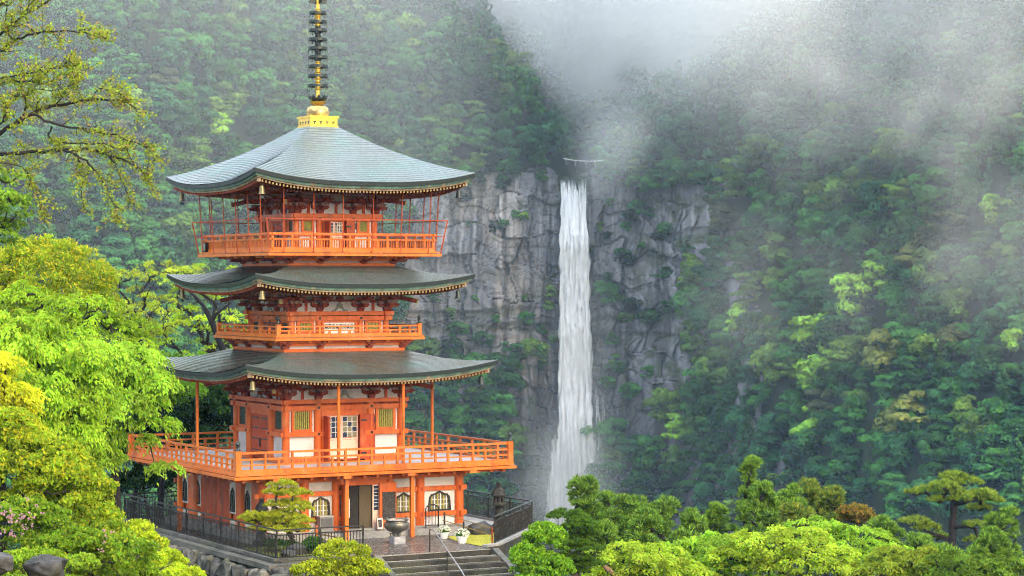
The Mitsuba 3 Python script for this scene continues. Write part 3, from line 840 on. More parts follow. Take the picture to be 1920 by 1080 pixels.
class Roof:
    def __init__(s, half, tip, mid, top_half, top_z, sag, courses, bsdf, wall_half, wall_z):
        s.h, s.tip, s.mid, s.th, s.tz, s.sag, s.wh, s.wz = half, tip, mid, top_half, top_z, sag, wall_half, wall_z
        s.lift = tip - mid
        s.key = num(P_ + 'roof')
        # the copper courses: each laps over the next, so that every course is a real step
        U = np.sign(np.linspace(-1, 1, 49)) * np.abs(np.linspace(-1, 1, 49)) ** .85
        m, ml = M(), M()
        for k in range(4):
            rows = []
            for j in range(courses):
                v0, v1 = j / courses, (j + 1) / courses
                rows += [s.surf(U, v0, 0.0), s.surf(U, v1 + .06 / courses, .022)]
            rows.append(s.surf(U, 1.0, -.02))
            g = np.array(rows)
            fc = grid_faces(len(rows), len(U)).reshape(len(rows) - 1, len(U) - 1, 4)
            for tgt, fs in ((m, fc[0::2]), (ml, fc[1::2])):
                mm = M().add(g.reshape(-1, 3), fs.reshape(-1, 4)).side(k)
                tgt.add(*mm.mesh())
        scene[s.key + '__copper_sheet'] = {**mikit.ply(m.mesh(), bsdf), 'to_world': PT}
        scene[s.key + '__lap_edge'] = {**mikit.ply(ml.mesh(), 'copper_lap_shade'), 'to_world': PT}
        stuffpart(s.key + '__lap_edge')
        # bands under the edge, following the curve
        s.band('roof_edge', 'copper_edge', s.h + .03, s.h - .5, -.01, -.17)
        s.band('lower_edge', 'copper_green', s.h - .07, s.h - .6, -.172, -.285)
        s.band('eave_board', 'eave_board', s.h - .17, s.h - .7, -.287, -.365)
        # soffit
        m = M()
        for k in range(4):
            g = []
            for d, t in ((s.h - .45, 0), ((s.h + s.wh) / 2, .5), (s.wh - .3, 1)):
                g.append(np.stack([U * d, np.full_like(U, -d), s.eave_z(U) * (1 - t) + (s.wz) * t - .33 * (1 - t) + .05], -1))
            mm = M().add(np.array(g).reshape(-1, 3), grid_faces(3, len(U))).side(k)
            m.add(*mm.mesh())
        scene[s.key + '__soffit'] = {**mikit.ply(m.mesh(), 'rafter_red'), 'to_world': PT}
        # rafters: flying rafters with yellow ends, and the lower row
        mr, mt, ml, mb = M(), M(), M(), M()
        n = int(2 * (s.h - .35) / .158)
        for k in range(4):
            a, b, c = M(), M(), M()
            for i in range(n):
                u = -(s.h - .35) + (i + .5) * 2 * (s.h - .35) / n
                e = float(s.eave_z(u / s.h))
                d0, d1 = s.h - .26, max(abs(u) * .999, s.wh - .2)
                if d1 > d0 - .15:
                    continue
                t = (s.h - d1) / (s.h - s.wh)
                zz = (e - .42) * (1 - t) + (s.wz - .06) * t
                q0, q1 = (u, -d0, e - .415), (u, -d1, zz)
                a.bar(q0, q1, .062, .085)
                b.box((u, -(d0 + .006), e - .415), (.066, .014, .09))
                d2 = s.h - .95
                if d1 < d2 - .1:
                    t2 = (s.h - d2) / (s.h - s.wh)
                    c.bar((u, -d2, (e - .55) * (1 - t2) + (s.wz - .2) * t2), (u, -d1, zz - .13), .07, .09)
            for mm, tgt in ((a, mr), (b, mt if k != 3 else mb), (c, ml)):
                mm.side(k)
                tgt.add(*mm.mesh())
        for nm, mm, b in (('rafter', mr, 'rafter_red'), ('rafter_tip', mt, 'tip_yellow'), ('lower_rafter', ml, 'rafter_red'), ('weathered_rafter_tip', mb, 'rust_red')):
            kk = s.key + '__' + nm
            scene[kk] = {**mikit.ply(mm.mesh(), b), 'to_world': PT}
            stuffpart(kk)
        # hip rafters
        for sx in (-1, 1):
            for sy in (-1, 1):
                a = np.array([sx * (s.wh - .1), sy * (s.wh - .1), s.wz - .12])
                b = np.array([sx * (s.h - .30), sy * (s.h - .30), s.tip - .45])
                br(s.key + '__hip_rafter', 'rafter_red', a, b, .15, .2, PT)
                c = b + np.array([sx, sy, 0]) * .03
                br(s.key + '__hip_rafter_tip', 'eave_board', b, c, .16, .2, PT)

    def eave_z(s, u):
        return s.mid + s.lift * eave_lift(u)

    def surf(s, U, v, up):
        h = s.th + (s.h - s.th) * v
        prof = v * (1 + s.sag) - s.sag * v * v
        return np.stack([U * h, np.full_like(U, -h), s.tz + (s.mid - s.tz) * prof + s.lift * eave_lift(U) * v * v + up], -1)

    def band(s, name, bsdf, d0, d1, z0, z1):
        U = np.sign(np.linspace(-1, 1, 49)) * np.abs(np.linspace(-1, 1, 49)) ** .85
        m = M()
        for k in range(4):
            e = s.eave_z(U)
            g = np.array([np.stack([U * d, np.full_like(U, -d), e + z], -1) for d, z in ((d1, z0), (d0, z0), (d0 - .02, z1), (d1, z1))])
            mm = M().add(g.reshape(-1, 3), grid_faces(4, len(U))).side(k)
            m.add(*mm.mesh())
        scene[s.key + '__' + name] = {**mikit.ply(m.mesh(), bsdf, smooth=35), 'to_world': PT}


R1 = Roof(5.80, 7.12, 6.63, 2.95, 7.50, .25, 18, 'copper_dark', 2.75, 6.55)
R2 = Roof(5.07, 10.81, 10.38, 2.55, 11.16, .25, 16, 'copper_dark', 2.25, 10.28)
R3 = Roof(5.09, 15.135, 14.66, .68, 17.22, .22, 25, 'copper_pale', 1.90, 14.55)
labels['pagoda__roof'] = {'label': 'lowest copper roof, dark and wet'}
labels['pagoda__roof_001'] = {'label': 'middle copper roof'}
labels['pagoda__roof_002'] = {'label': 'top copper roof, pale blue-grey under the finial'}


def bracket(k, u, wh, z0, H, sc, corner=0):
    """One bracket set: bearing block, arms along and out of the wall in three steps, small blocks, and a tail with a yellow end."""
    key = num(P_ + 'bracket')
    a, b, t = M(), M(), M()
    st = H / 3.2

    def blk(m, u_, d_, z_, w=.20 * sc, h=.13):
        m.box((u_, -d_, z_ + h / 2), (w, w, h), taper=.72)

    def arm(u_, d_, z_, L, out=False, h=.15):
        h = h * sc
        poly = [(-L / 2, h * .5), (L / 2, h * .5), (L / 2, 0), (L / 2 - .10, -h * .5), (-L / 2 + .10, -h * .5), (-L / 2, 0)]
        if out:
            a.prism(poly, -.065, .065, lambda v: np.stack([u_ + v[:, 1], -(d_ + v[:, 0]), z_ + v[:, 2]], -1))
        else:
            a.prism(poly, -.065, .065, lambda v: np.stack([u_ + v[:, 0], -d_ + v[:, 1], z_ + v[:, 2]], -1))

    blk(a, u, wh, z0, .34 * sc, .17)
    step = .36 * sc
    for i in range(3):
        z = z0 + .17 + st * i + .08
        L = (.86 + .12 * i) * sc
        arm(u, wh + .02 + step * i, z, L)
        arm(u, wh + step * (i + 1) * .5, z + .003, step * (i + 1) + .45, True)
        for du in (-L / 2 + .09, 0, L / 2 - .09):
            blk(b, u + du, wh + .02 + step * i, z + .08 * sc)
        blk(b, u, wh + step * (i + 1) + .02, z + .08 * sc)
    zt = z0 + .17 + st * 2.1
    a.bar((u, -(wh + .1), zt + .33), (u, -(wh + 1.32 * sc), zt + .02), .13, .16)
    t.bar((u, -(wh + 1.32 * sc), zt + .02), (u, -(wh + 1.35 * sc), zt + .012), .136, .166)
    blk(b, u, wh + 1.08 * sc, zt + .18)
    if corner:
        for zq, L in ((z0 + .17 + st * 1.2, 1.5), (zt + .25, 2.15)):
            p = np.array([u, -wh, zq + .16])
            e = np.array([u + corner * L * .68 * sc, -(wh + L * .68 * sc), zq - .10])
            a.bar(p, e, .15, .18)
            t.bar(e, e + (e - p) * .015, .156, .186)
    for mm, nm, bs in ((a, '', 'bracket_red'), (b, '__bearing_block', 'block_pale'), (t, '__tail_end', 'tip_yellow')):
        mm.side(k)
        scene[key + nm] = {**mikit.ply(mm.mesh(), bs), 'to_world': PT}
        if 'block' in nm or 'tail' in nm:
            stuffpart(key + nm)


def frog_strut(k, u, d, z, s=1.0):
    prof = [(-.42, 0), (-.40, .05), (-.25, .08), (-.16, .20), (-.13, .33), (-.06, .40), (.06, .40), (.13, .33), (.16, .20), (.25, .08), (.40, .05), (.42, 0), (.2, 0), (.10, .12), (0, .17), (-.10, .12), (-.2, 0)]
    m = M().prism([(a * s, b * s) for a, b in prof], -.03, .03, lambda v: np.stack([u + v[:, 0], -d + v[:, 1], z + v[:, 2]], -1)).side(k)
    put(P_ + 'frog_leg_strut', m.mesh(), 'carved_grey', PT)


def bracket_zone(wh, z0, z1, cols, sc, sides=(0, 1, 2, 3)):
    """Plaster behind, a dark beam half-way up, brackets at the columns, struts between."""
    for k in sides:
        dark = k == 3
        sbx(P_ + 'frieze_panel', 'plaster', k, 0, wh - .06, (z0 + z1) / 2, 2 * wh - .16, .05, z1 - z0)
        sbx(P_ + 'frieze_beam', 'bracket_red', k, 0, wh - .02, z0 + (z1 - z0) * .47, 2 * wh - .1, .07, .085)
        sbx(P_ + 'purlin', 'bracket_red', k, 0, wh + 1.12 * sc, z1 - .06, 2 * (wh + 1.12 * sc), .15, .15)
        for i, u in enumerate(cols):
            bracket(k, u, wh, z0, z1 - z0, sc, corner=-1 if i == 0 else 0)
        for u0, u1 in zip(cols[:-1], cols[1:]):
            c = (u0 + u1) / 2
            if u1 - u0 > 1.9 * sc:
                frog_strut(k, c, wh - .02, z0 + .004, sc * .95)
                sbx(P_ + 'strut', 'rust_red', k, c, wh - .015, z0 + .40 * sc + (z1 - z0 - .4 * sc) / 2, .12, .06, z1 - z0 - .4 * sc)
                sbx(P_ + 'strut_block', 'bracket_red', k, c, wh + .0, z0 + (z1 - z0) * .47 + .11, .30, .12, .12)
            else:
                sbx(P_ + 'strut', 'rust_red', k, c, wh - .015, z0 + (z1 - z0) * .24, .12, .07, (z1 - z0) * .46)
                sbx(P_ + 'strut_block', 'bracket_red', k, c, wh + .0, z0 + (z1 - z0) * .47 - .03, .30, .12, .13)


bracket_zone(2.78, 5.475, 6.44, (-2.68, -1.24, 1.24, 2.68), 1.0)
bracket_zone(2.30, 9.205, 10.17, (-2.20, -.96, .96, 2.20), .95)
bracket_zone(1.92, 13.40, 14.46, (-1.82, -.78, .78, 1.82), .95)


# ---- storeys
def columns(h, r, z0, z1, us, b='vermilion'):
    done = set()
    for k in range(4):
        for u in us:
            p = SP(k, u, h, 0)
            q = (round(p[0], 2), round(p[1], 2))
            if q in done:
                continue
            done.add(q)
            cy(P_ + 'column', b, (p[0], p[1], z0), (p[0], p[1], z1), r, PT)


def renji(k, u, d, z, w, h, n, frame=.07, back='dark_inside', slat='renji', fb='vermilion'):
    """Slatted window: frame, upright slats, dark backing."""
    key = num(P_ + 'window')
    sbx(key + '__backing', back, k, u, d - .05, z, w, .03, h)
    for su in (-1, 1):
        sbx(key + '__frame', fb, k, u + su * (w / 2 + frame / 2), d, z, frame, .09, h + 2 * frame)
        sbx(key + '__frame', fb, k, u, d + .001, z + su * (h / 2 + frame / 2), w, .09, frame)
    for i in range(n):
        sbx(key + '__slat', slat, k, u - w / 2 + (i + .5) * w / n, d - .01, z, w / n * .58, .035, h)
    return key


def stud(k, u, d, z, r=.055):
    key = num(P_ + 'nail_cover')
    p, q = SP(k, u, d, z), SP(k, u, d + .04, z)
    scene[key] = scene_cyl('black_iron', p, q, r)


def scene_cyl(b, p, q, r):
    c, d, a, e, L = frame_of(p, q)
    m = np.eye(4)
    m[:3, 0], m[:3, 1], m[:3, 2], m[:3, 3] = -a * r, e * r, d * L, c
    return {**ucyl(b), 'to_world': PT @ T(m)}


def lattice_door(k, u, d, z0, z1, w, key, cols=3, rows=4, glass='pane_tan', wood='shoji_wood', split=.46):
    """One sliding door: frame, panes behind a lattice above, boards below."""
    zs = z0 + (z1 - z0) * split
    for su in (-1, 1):
        sbx(key + '__stile', wood, k, u + su * (w / 2 - .03), d, (z0 + z1) / 2, .06, .05, z1 - z0)
    for z in (z0 + .04, zs, z1 - .03):
        sbx(key + '__rail', wood, k, u, d + .001, z, w - .12, .05, .07)
    sbx(key + '__board', wood, k, u, d - .012, (z0 + zs) / 2, w - .12, .02, zs - z0 - .1)
    iw, ih, zc = w - .12, z1 - zs - .11, (zs + z1) / 2 + .003
    for i in range(cols):
        for j in range(rows):
            sbx(key + '__pane', glass if (i + j) % 3 else 'pane_dark', k, u - iw / 2 + (i + .5) * iw / cols, d - .012, zc - ih / 2 + (j + .5) * ih / rows, iw / cols, .012, ih / rows)
    for i in range(1, cols):
        sbx(key + '__lattice_bar', 'lattice_white' if wood != 'vermilion' else wood, k, u - iw / 2 + i * iw / cols, d + .004, zc, .022, .03, ih)
    for j in range(1, rows):
        sbx(key + '__lattice_bar', 'lattice_white' if wood != 'vermilion' else wood, k, u, d + .006, zc - ih / 2 + j * ih / rows, iw, .026, .022)


def storey(h, zf, zt, us, dz, small, open_door=True):
    """Walls of one storey: h half-width at column centres, floor zf, top of the plate zt; us the two inner columns."""
    c1 = us
    r = .165 if not small else .14
    columns(h, r, zf, zt - .16, (-h, -c1, c1, h))
    for k in range(4):
        sbx(P_ + 'plate_beam', 'vermilion', k, 0, h + .02 + (.002 if k % 2 else 0), zt - .085, 2 * h + (.62 if k % 2 else .60), .40, .17)
        sbx(P_ + 'head_beam', 'vermilion', k, 0, h + .01 + (.002 if k % 2 else 0), zt - dz['head'], 2 * h + (.52 if k % 2 else .50), .30, .19)
        sbx(P_ + 'inner_wall', 'rust_red', k, 0, h - .12, (zf + zt) / 2, 2 * h - .1, .04, zt - zf - .1)
        for u in (-h, -c1, c1, h):
            stud(k, u, h + .15, zt - dz['head'])
        for su in (-1, 1):
            uc, w = su * (h + c1) / 2, h - c1 - 2 * r
            # outer bay: slatted window over a beam over a white panel
            if dz.get('mid'):
                sbx(P_ + 'waist_beam', 'vermilion', k, uc, h + .02, zt - dz['mid'], h - c1 + 2 * r + .24, .30, .19)
                for u in (su * h, su * c1):
                    stud(k, u, h + .16, zt - dz['mid'])
            z_w1, z_w0 = zt - dz['win'][0], zt - dz['win'][1]
            for s2 in (-1, 1):
                sbx(P_ + 'wall_panel', 'plaster', k, uc + s2 * (w / 2 - .035), h - .03, (z_w1 + z_w0) / 2, .07, .05, z_w1 - z_w0 + .26)
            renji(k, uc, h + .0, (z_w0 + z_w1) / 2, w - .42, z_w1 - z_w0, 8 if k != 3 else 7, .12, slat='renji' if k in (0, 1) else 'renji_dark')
            zb = zf + .2
            zl = zt - dz['mid'] - .095 if dz.get('mid') else z_w0 - .12
            if dz.get('panel'):
                zl = zt - dz['panel']
                sbx(P_ + 'wall_board', 'vermilion', k, uc, h - .01, (z_w0 - .12 + zl) / 2, w, .06, z_w0 - .12 - zl)
            sbx(P_ + 'wall_panel', 'plaster', k, uc, h - .03, (zl + zb) / 2, w, .05, zl - zb)
            sbx(P_ + 'ground_sill', 'vermilion', k, uc, h + .01, zf + .1, h - c1, .26, .2)
        # door bay
        zd1 = zt - dz['door']
        sbx(P_ + 'lintel', 'vermilion', k, 0, h + .0, (zt - dz['head'] - .095 + zd1) / 2, 2 * c1 - 2 * r, .12, zt - dz['head'] - .095 - zd1)
        for su in (-1, 1):
            sbx(P_ + 'door_post', 'vermilion', k, su * (c1 - r - .05), h + .01, (zf + zd1) / 2, .10, .16, zd1 - zf)
        wdoor = 2 * (c1 - r - .1)
        if k == 3 or k == 2:      # closed boarded doors with iron straps
            for su in (-1, 1):
                key = num(P_ + 'door')
                sbx(key + '__leaf', 'rust_red', k, su * wdoor / 4, h + .0, (zf + .2 + zd1) / 2, wdoor / 2 - .02, .07, zd1 - zf - .2)
                for t in (.12, .40, .66, .9):
                    sbx(key + '__iron_strap', 'black_iron', k, su * wdoor / 4 + su * .04, h + .045, zf + .2 + (zd1 - zf - .2) * t, wdoor / 2 - .16, .015, .05)
                sbx(key + '__pull', 'black_iron', k, su * .05, h + .055, zf + .75, .035, .03, .35)
        else:
            if small != 2:
                ww = wdoor * .46
                for i, uo in enumerate((-.25, .155)):
                    key = num(P_ + 'lattice_door')
                    lattice_door(k, uo * wdoor + .0, h - .03 - .05 * i, zf + .12, zd1, wdoor * .40, key, 3, 4, 'pane_dark' if i == 0 else 'pane_tan')
                # opened leaves: one folded against the right-hand post, one seen edge on at the left
                key = num(P_ + 'door')
                sbx(key + '__leaf', 'rust_red', k, c1 - .155 * c1, h + .13, (zf + .1 + zd1 + .05) / 2, wdoor * .36, .06, zd1 - zf - .05)
                for z in (zd1 - .22, zf + .35):
                    sbx(key + '__iron_strap', 'black_iron', k, c1 - .30 * c1, h + .17, z, .26, .015, .07)
                sbx(key + '__hinge', 'black_iron', k, c1 + .12 * c1, h + .17, zd1 - .2, .05, .03, .26)
                key = num(P_ + 'door')
                sbx(key + '__leaf', 'rust_red', k, -c1 + r + .12, h + .32, (zf + .1 + zd1) / 2, .07, .58, zd1 - zf - .1)
                sbx(key + '__iron_strap', 'black_iron', k, -c1 + r + .16, h + .35, zd1 - .25, .012, .4, .06)
            else:
                key = num(P_ + 'lattice_door')
                lattice_door(k, 0, h - .03, zf + .12, zd1, wdoor, key, 8, 3, 'pane_tan', 'lattice_white', .4)


storey(2.70, 2.78, 5.475, 1.24, dict(head=.355, mid=1.47, win=(.50, 1.27), door=.72), 0)
storey(2.22, 8.10, 9.205, .97, dict(head=.30, win=(.50, .83), door=.48), 2)
storey(1.84, 11.75, 13.40, .78, dict(head=.20, win=(.33, .75), door=.33, panel=1.0), 1)


# ---- railings
def railing(rect, z, posts, top, mid, low, sill, corner=None, slats=False, step=.58, b='orange_rail', thick=1.0):
    """Railing round a rectangle (x0, x1, y0, y1). Heights above z."""
    key = num(P_ + 'railing')
    x0, x1, y0, y1 = rect
    cs = [(x0, y0), (x1, y0), (x1, y1), (x0, y1)]
    for i in range(4):
        p, q = np.array(cs[i]), np.array(cs[(i + 1) % 4])
        L = np.linalg.norm(q - p)
        d = (q - p) / L
        ext = .14 if corner is None else -.08

        def P(t, zz):
            return (*(p + d * t), z + zz)
        for zz, w, h in ((top, .085, .085), (mid, .075, .075), (low, .06, .06)):
            if zz is not None:
                br(key + '__rail', b, P(-ext, zz), P(L + ext, zz), w * thick, h * thick, PT)
        br(key + '__sill', b, P(0.0, sill), P(L, sill), .15, .15 * thick, PT)
        n = max(2, int(round(L / step)))
        for j in range(1, n) if corner is not None else range(0, n + 1):
            t = j * L / n
            full = (j % 2 == 0)
            if slats:
                full = (j % 2 == 0)
            br(key + ('__post' if full else '__short_post'), b, P(t, sill), P(t, top - .04 if full else mid - .03), .095 if full else .085, .095 if full else .085, PT)
        if slats:
            ns = int(L / .115)
            for j in range(ns):
                t = (j + .5) * L / ns
                if (j % 2) or True:
                    br(key + '__slat', b, P(t, sill + .05), P(t, mid - .03), .045, .028, PT)
    if corner is not None:
        for (x, y) in cs:
            r = corner
            kk = bx(key + '__corner_post', b, (x, y, z + (sill - .1 + top + .10) / 2), (2 * r, 2 * r, top + .2 - sill), PT)
            m = M().lathe([(r * .9, 0), (r * 1.05, .03), (r * .8, .07), (r * .62, .12), (r * .62, .20), (r * 1.0, .22), (r * .6, .26), (r * .95, .32), (r * .85, .38), (r * .4, .45), (0, .50)], k=14)
            put(key + '__finial', m.mesh(), 'bronze_dark', PT @ T().translate([x, y, z + top + .10]).scale([1, 1, .85 if r > .1 else .75]), smooth=40)
    return key


B1 = (-6.12, 6.42, -5.75, 6.9)
railing(B1, 0, None, 3.53, 3.27, 3.03, 2.78, corner=.115, step=.585)
railing((-3.3, 3.3, -3.3, 3.3), 0, None, 8.58, 8.41, None, 8.225, corner=.085, step=.47, thick=.7)
railing((-3.75, 3.75, -3.75, 3.75), 0, None, 12.49, 12.26, None, 11.84, corner=None, slats=True, step=.44)


def deck_frame(rect, zt, layers, deck, b='orange_rail'):
    """Floor with edge beams; layers: (overhang, top, bottom)."""
    key = num(P_ + 'balcony')
    x0, x1, y0, y1 = rect
    bx(key + '__floor', deck, ((x0 + x1) / 2, (y0 + y1) / 2, zt - .04), (x1 - x0 - .1, y1 - y0 - .1, .08), PT)
    for o, a, c in layers:
        w = .16
        for s in (-1, 1):
            bx(key + '__edge_beam', b, ((x0 + x1) / 2, (y0 - o + w / 2) if s < 0 else (y1 + o - w / 2), (a + c) / 2), (x1 - x0 + 2 * o + (.0), w, a - c), PT)
            bx(key + '__edge_beam', b, ((x0 - o + w / 2) if s < 0 else (x1 + o - w / 2), (y0 + y1) / 2, (a + c) / 2 + .002), (w, y1 - y0 + 2 * o - 2 * w, a - c), PT)
    return key


D1 = deck_frame(B1, 2.76, ((.14, 2.70, 2.605), (.22, 2.575, 2.46)), 'deck')
for s in range(-10, 11):      # joists and their ends under the big balcony
    u = s * .6 + .15
    for y0, y1 in ((B1[2] + .02, -4.3), (4.3, B1[3] - .02)):
        br(D1 + '__joist', 'vermilion', (u, y0, 2.39), (u, y1, 2.39), .12, .13, PT)
for s in range(-9, 11):
    u = s * .6
    for x0, x1 in ((B1[0] + .02, -4.3), (4.3, B1[1] - .02)):
        br(D1 + '__joist', 'vermilion', (x0, u, 2.39), (x1, u, 2.39), .12, .13, PT)
for s in (-1.35, 1.6, 4.55, -4.5):
    bx(D1 + '__joist_end', 'orange_rail', (s, B1[2] - .13, 2.395), (.34, .2, .11), PT)
bx(D1 + '__underside', 'rust_red', ((B1[0] + B1[1]) / 2, (B1[2] + B1[3]) / 2, 2.53), (B1[1] - B1[0] - .3, B1[3] - B1[2] - .3, .1), PT)
D2 = deck_frame((-3.34, 3.34, -3.34, 3.34), 8.18, ((.10, 8.19, 8.13), (.15, 8.105, 7.99)), 'deck')
D3 = deck_frame((-3.86, 3.86, -3.86, 3.86), 11.76, ((.10, 11.77, 11.70), (.17, 11.67, 11.56)), 'deck')


def waist(h, z0, z1, over):
    """The short bracketed waist between a roof and the balcony above it."""
    H = z1 - z0
    for k in range(4):
        o = .003 * (k % 2)
        sbx(P_ + 'waist_sill', 'vermilion', k, 0, h, z0 + .06 + o, 2 * h + .18, .2, .13)
        sbx(P_ + 'waist_panel', 'plaster', k, 0, h - .06, z0 + H * .42, 2 * h - .16, .06, H * .62)
        sbx(P_ + 'waist_head', 'vermilion', k, 0, h + .02, z0 + H * .63 + o, 2 * h + .1, .2, H * .26)
        sbx(P_ + 'waist_eave', 'rust_red', k, 0, h + over * .45, z1 - H * .12 + o, 2 * (h + over * .45) + .1, .2, H * .2)
        sbx(P_ + 'waist_core', 'rust_red', k, 0, h - .3, (z0 + z1) / 2, 2 * h - .5, .1, H)
        for u in (-h, -h * .42, h * .42, h):
            m = M()
            m.box((u, -h - .02, z0 + H * .38), (.30, .34, .14), taper=.7)
            m.box((u, -h - over * .22, z0 + H * .60), (.15, over * .55, .12))
            m.box((u, -h - over * .42, z0 + H * .74), (.46, .16, .12), taper=.75)
            m.box((u, -h - over * .45, z0 + H * .88), (.15, over * .9, .11))
            put(P_ + 'waist_bracket', m.side(k).mesh(), 'bracket_red', PT)
        for u in np.linspace(-h, h, 7):
            sbx(P_ + 'balcony_joist', 'orange_rail', k, u, h + over * .48, z1 - H * .02 - .03, .16, over * .75, .09)


waist(2.74, 7.50, 7.99, .6)
waist(2.44, 11.16, 11.56, 1.35)
# ---- the wire cage of the top balcony
key = num(P_ + 'cage')
ct, cb = 4.21, 3.98
for i in range(4):
    a = SP(i, -1, 1, 0), SP(i, 1, 1, 0)
    for z, h, w in ((13.10, ct, .035), (12.42, 4.12, .028)):
        p, q = np.array(a[0]) * h, np.array(a[1]) * h
        br(key + '__rail', 'rust_red', (p[0], p[1], z), (q[0], q[1], z), w, w, PT)
    p = np.array(a[0])
    br(key + '__corner_rod', 'rust_red', (p[0] * cb, p[1] * cb, 11.62), (p[0] * ct, p[1] * ct, 13.10), .045, .045, PT)
    for u in (-.83, -.5, -.17, .17, .5, .83):
        p0, p1 = SP(i, u * 4.05, 4.06, 11.7), SP(i, u * 4.15, 4.20, 14.55)
        br(key + '__rod', 'rust_red', p0, p1, .035, .035, PT)
# ---- slim posts under the lowest eave and under the big balcony
for p in ((-1.38, -5.15), (1.62, -5.15), (4.95, -1.3), (-5.15, 1.2), (-1.4, 5.15), (1.6, 5.15)):
    cy(P_ + 'eave_post', 'orange_rail', (*p, 2.76), (*p, 6.42), .068, PT)
for p in ((-1.15, -5.42), (1.90, -5.42), (-5.85, 1.5), (4.85, -5.42), (-5.85, -2.5), (5.9, 1.5)):
    if p in ((4.85, -5.42), (-5.85, -2.5)):
        continue
    bx(P_ + 'balcony_post', 'orange_rail', (*p, 1.06), (.16, .16, 2.68), PT)
    bx(P_ + 'post_cap', 'black_iron', (*p, 2.36), (.24, .24, .10), PT)

# ---- ground storey
bx(P_ + 'plinth', 'concrete_light', (0, 0, -.20), (10.3, 10.3, .40), PT)
G = 4.57
columns(G, .205, 0, 2.32, (-G, -2.69, 2.69, G))
for k in range(4):
    o = .003 * (k % 2)
    sbx(P_ + 'inner_wall', 'rust_red', k, 0, G - .22, 1.15, 2 * G - .3, .06, 2.3)
    sbx(P_ + 'top_beam', 'vermilion', k, 0, G + .02, 2.24 + o, 2 * G + .5, .30, .22)
    sbx(P_ + 'base_strip', 'concrete_light', k, 0, G + .05, .05, 2 * G + .3, .34, .08)


def bell_window(k, u, d, z0, w, h, wall_w, wall_h, wall_z, wall='plaster', bars=True):
    """Bell-shaped window: the wall panel is cut to its outline, with a black frame, a lattice and panes behind."""
    from shapely import Polygon
    def outline(s):
        ww, hh = w / 2 + s, h + s
        right = [(ww * 1.04, -s), (ww * 1.0, hh * .35), (ww * .93, hh * .70), (ww * .74, hh * .86), (ww * .45, hh * .90), (ww * .25, hh * .97), (0, hh * 1.04)]
        return Polygon(right + [(-a, b) for a, b in right[-2::-1]])
    key = num(P_ + 'bell_window')
    panel = Polygon([(-wall_w / 2, wall_z - wall_h / 2 - z0), (wall_w / 2, wall_z - wall_h / 2 - z0), (wall_w / 2, wall_z + wall_h / 2 - z0), (-wall_w / 2, wall_z + wall_h / 2 - z0)]).difference(outline(0))
    place = lambda v: np.stack([u + v[:, 0], -d + v[:, 1], z0 + v[:, 2]], -1)
    parts = list(getattr(panel, 'geoms', [panel]))
    m = M()
    for g_ in parts:
        m.prism(g_, -.03, .03, place)
    put(P_ + 'wall_panel', m.side(k).mesh(), wall, PT)
    put(key + '__frame', M().prism(outline(.035).difference(outline(-.035)), -.07, -.032, place).side(k).mesh(), 'black_iron', PT)
    put(key + '__pane', M().prism(outline(.01), .05, .06, place).side(k).mesh(), 'pane_tan' if bars else 'renji_dark', PT)
    if bars:
        n = max(4, int(w / .13))
        for i in range(1, n):
            uu = -w / 2 + i * w / n
            hh = h * (.98 if abs(uu) < w * .14 else .9 if abs(uu) < w * .36 else .72)
            sbx(key + '__slat', 'renji' if i % 2 else 'lattice_white', k, u + uu, d - .01, z0 + hh / 2, .04, .03, hh)
        for t in (.3, .58):
            sbx(key + '__lattice_bar', 'lattice_white', k, u, d - .026, z0 + h * t, w * .94, .02, .025)


for k in (0, 1, 2):
    for su in (-1, 1):
        uc, w = su * (G + 2.69) / 2, G - 2.69 - .3
        sbx(P_ + 'wall_panel', 'plaster', k, uc, G - .04, 1.93, w, .06, .38)
        bell_window(k, uc, G - .04, .70, 1.0, .76, w, .89, 1.10)
        sbx(P_ + 'wall_panel', 'plaster', k, uc, G - .04, .27, w, .06, .38)
        # inner bay: narrower
        uc, w = su * 1.93, 1.1
        sbx(P_ + 'wall_panel', 'plaster', k, uc, G - .04, 1.93, w, .06, .38)
        bell_window(k, uc, G - .04, .68, .78, .78, w, .89, 1.10)
        sbx(P_ + 'wall_panel', 'plaster', k, uc, G - .04, .27, w, .06, .38)
        p = SP(k, su * 1.25, G, 0)
        cy(P_ + 'column', 'vermilion', (p[0], p[1], 0), (p[0], p[1], 2.3), .17, PT)
        for z in (1.64, .56):
            sbx(P_ + 'tie_beam', 'vermilion', k, su * (G + 1.1) / 2 + su * .12, G + .01, z, G - 1.1 + .45, .17, .19)
            for u in (su * G, su * 2.69):
                sbx(P_ + 'peg', 'rust_red', k, u, G + .20, z, .09, .07, .17)
    if k == 0:
        sbx(P_ + 'door_head', 'vermilion', k, 0, G - .0, 2.03, 2.3, .14, .22)
        sbx(P_ + 'entrance_back', 'dark_inside', k, 0, G - .17, 1.0, 2.3, .02, 2.0)
        sbx(P_ + 'entrance_curtain', 'curtain', k, .2, G - .12, .98, .62, .04, 1.85)
        key = num(P_ + 'lattice_door')
        lattice_door(k, .62, G + .0, .05, 1.92, .34, key, 1, 7, 'pane_dark', 'shoji_wood', .40)
        key = num(P_ + 'door')
        sbx(key + '__leaf', 'vermilion', k, 1.10, G + .15, 1.02, .78, .06, 1.95)
        sbx(key + '__notice_board', 'notice_black', k, 1.14, G + .19, 1.02, .62, .03, 1.15)
        key = num(P_ + 'door')
        sbx(key + '__leaf', 'vermilion', k, -1.02, G + .42, 1.02, .07, .60, 1.95)
        sbx(key + '__paper_strip', 'plaster', k, -1.0, G + .74, 1.05, .10, .02, .80)
    else:
        sbx(P_ + 'wall_board', 'rust_red', k, 0, G - .04, 1.07, 2.3, .07, 2.1)
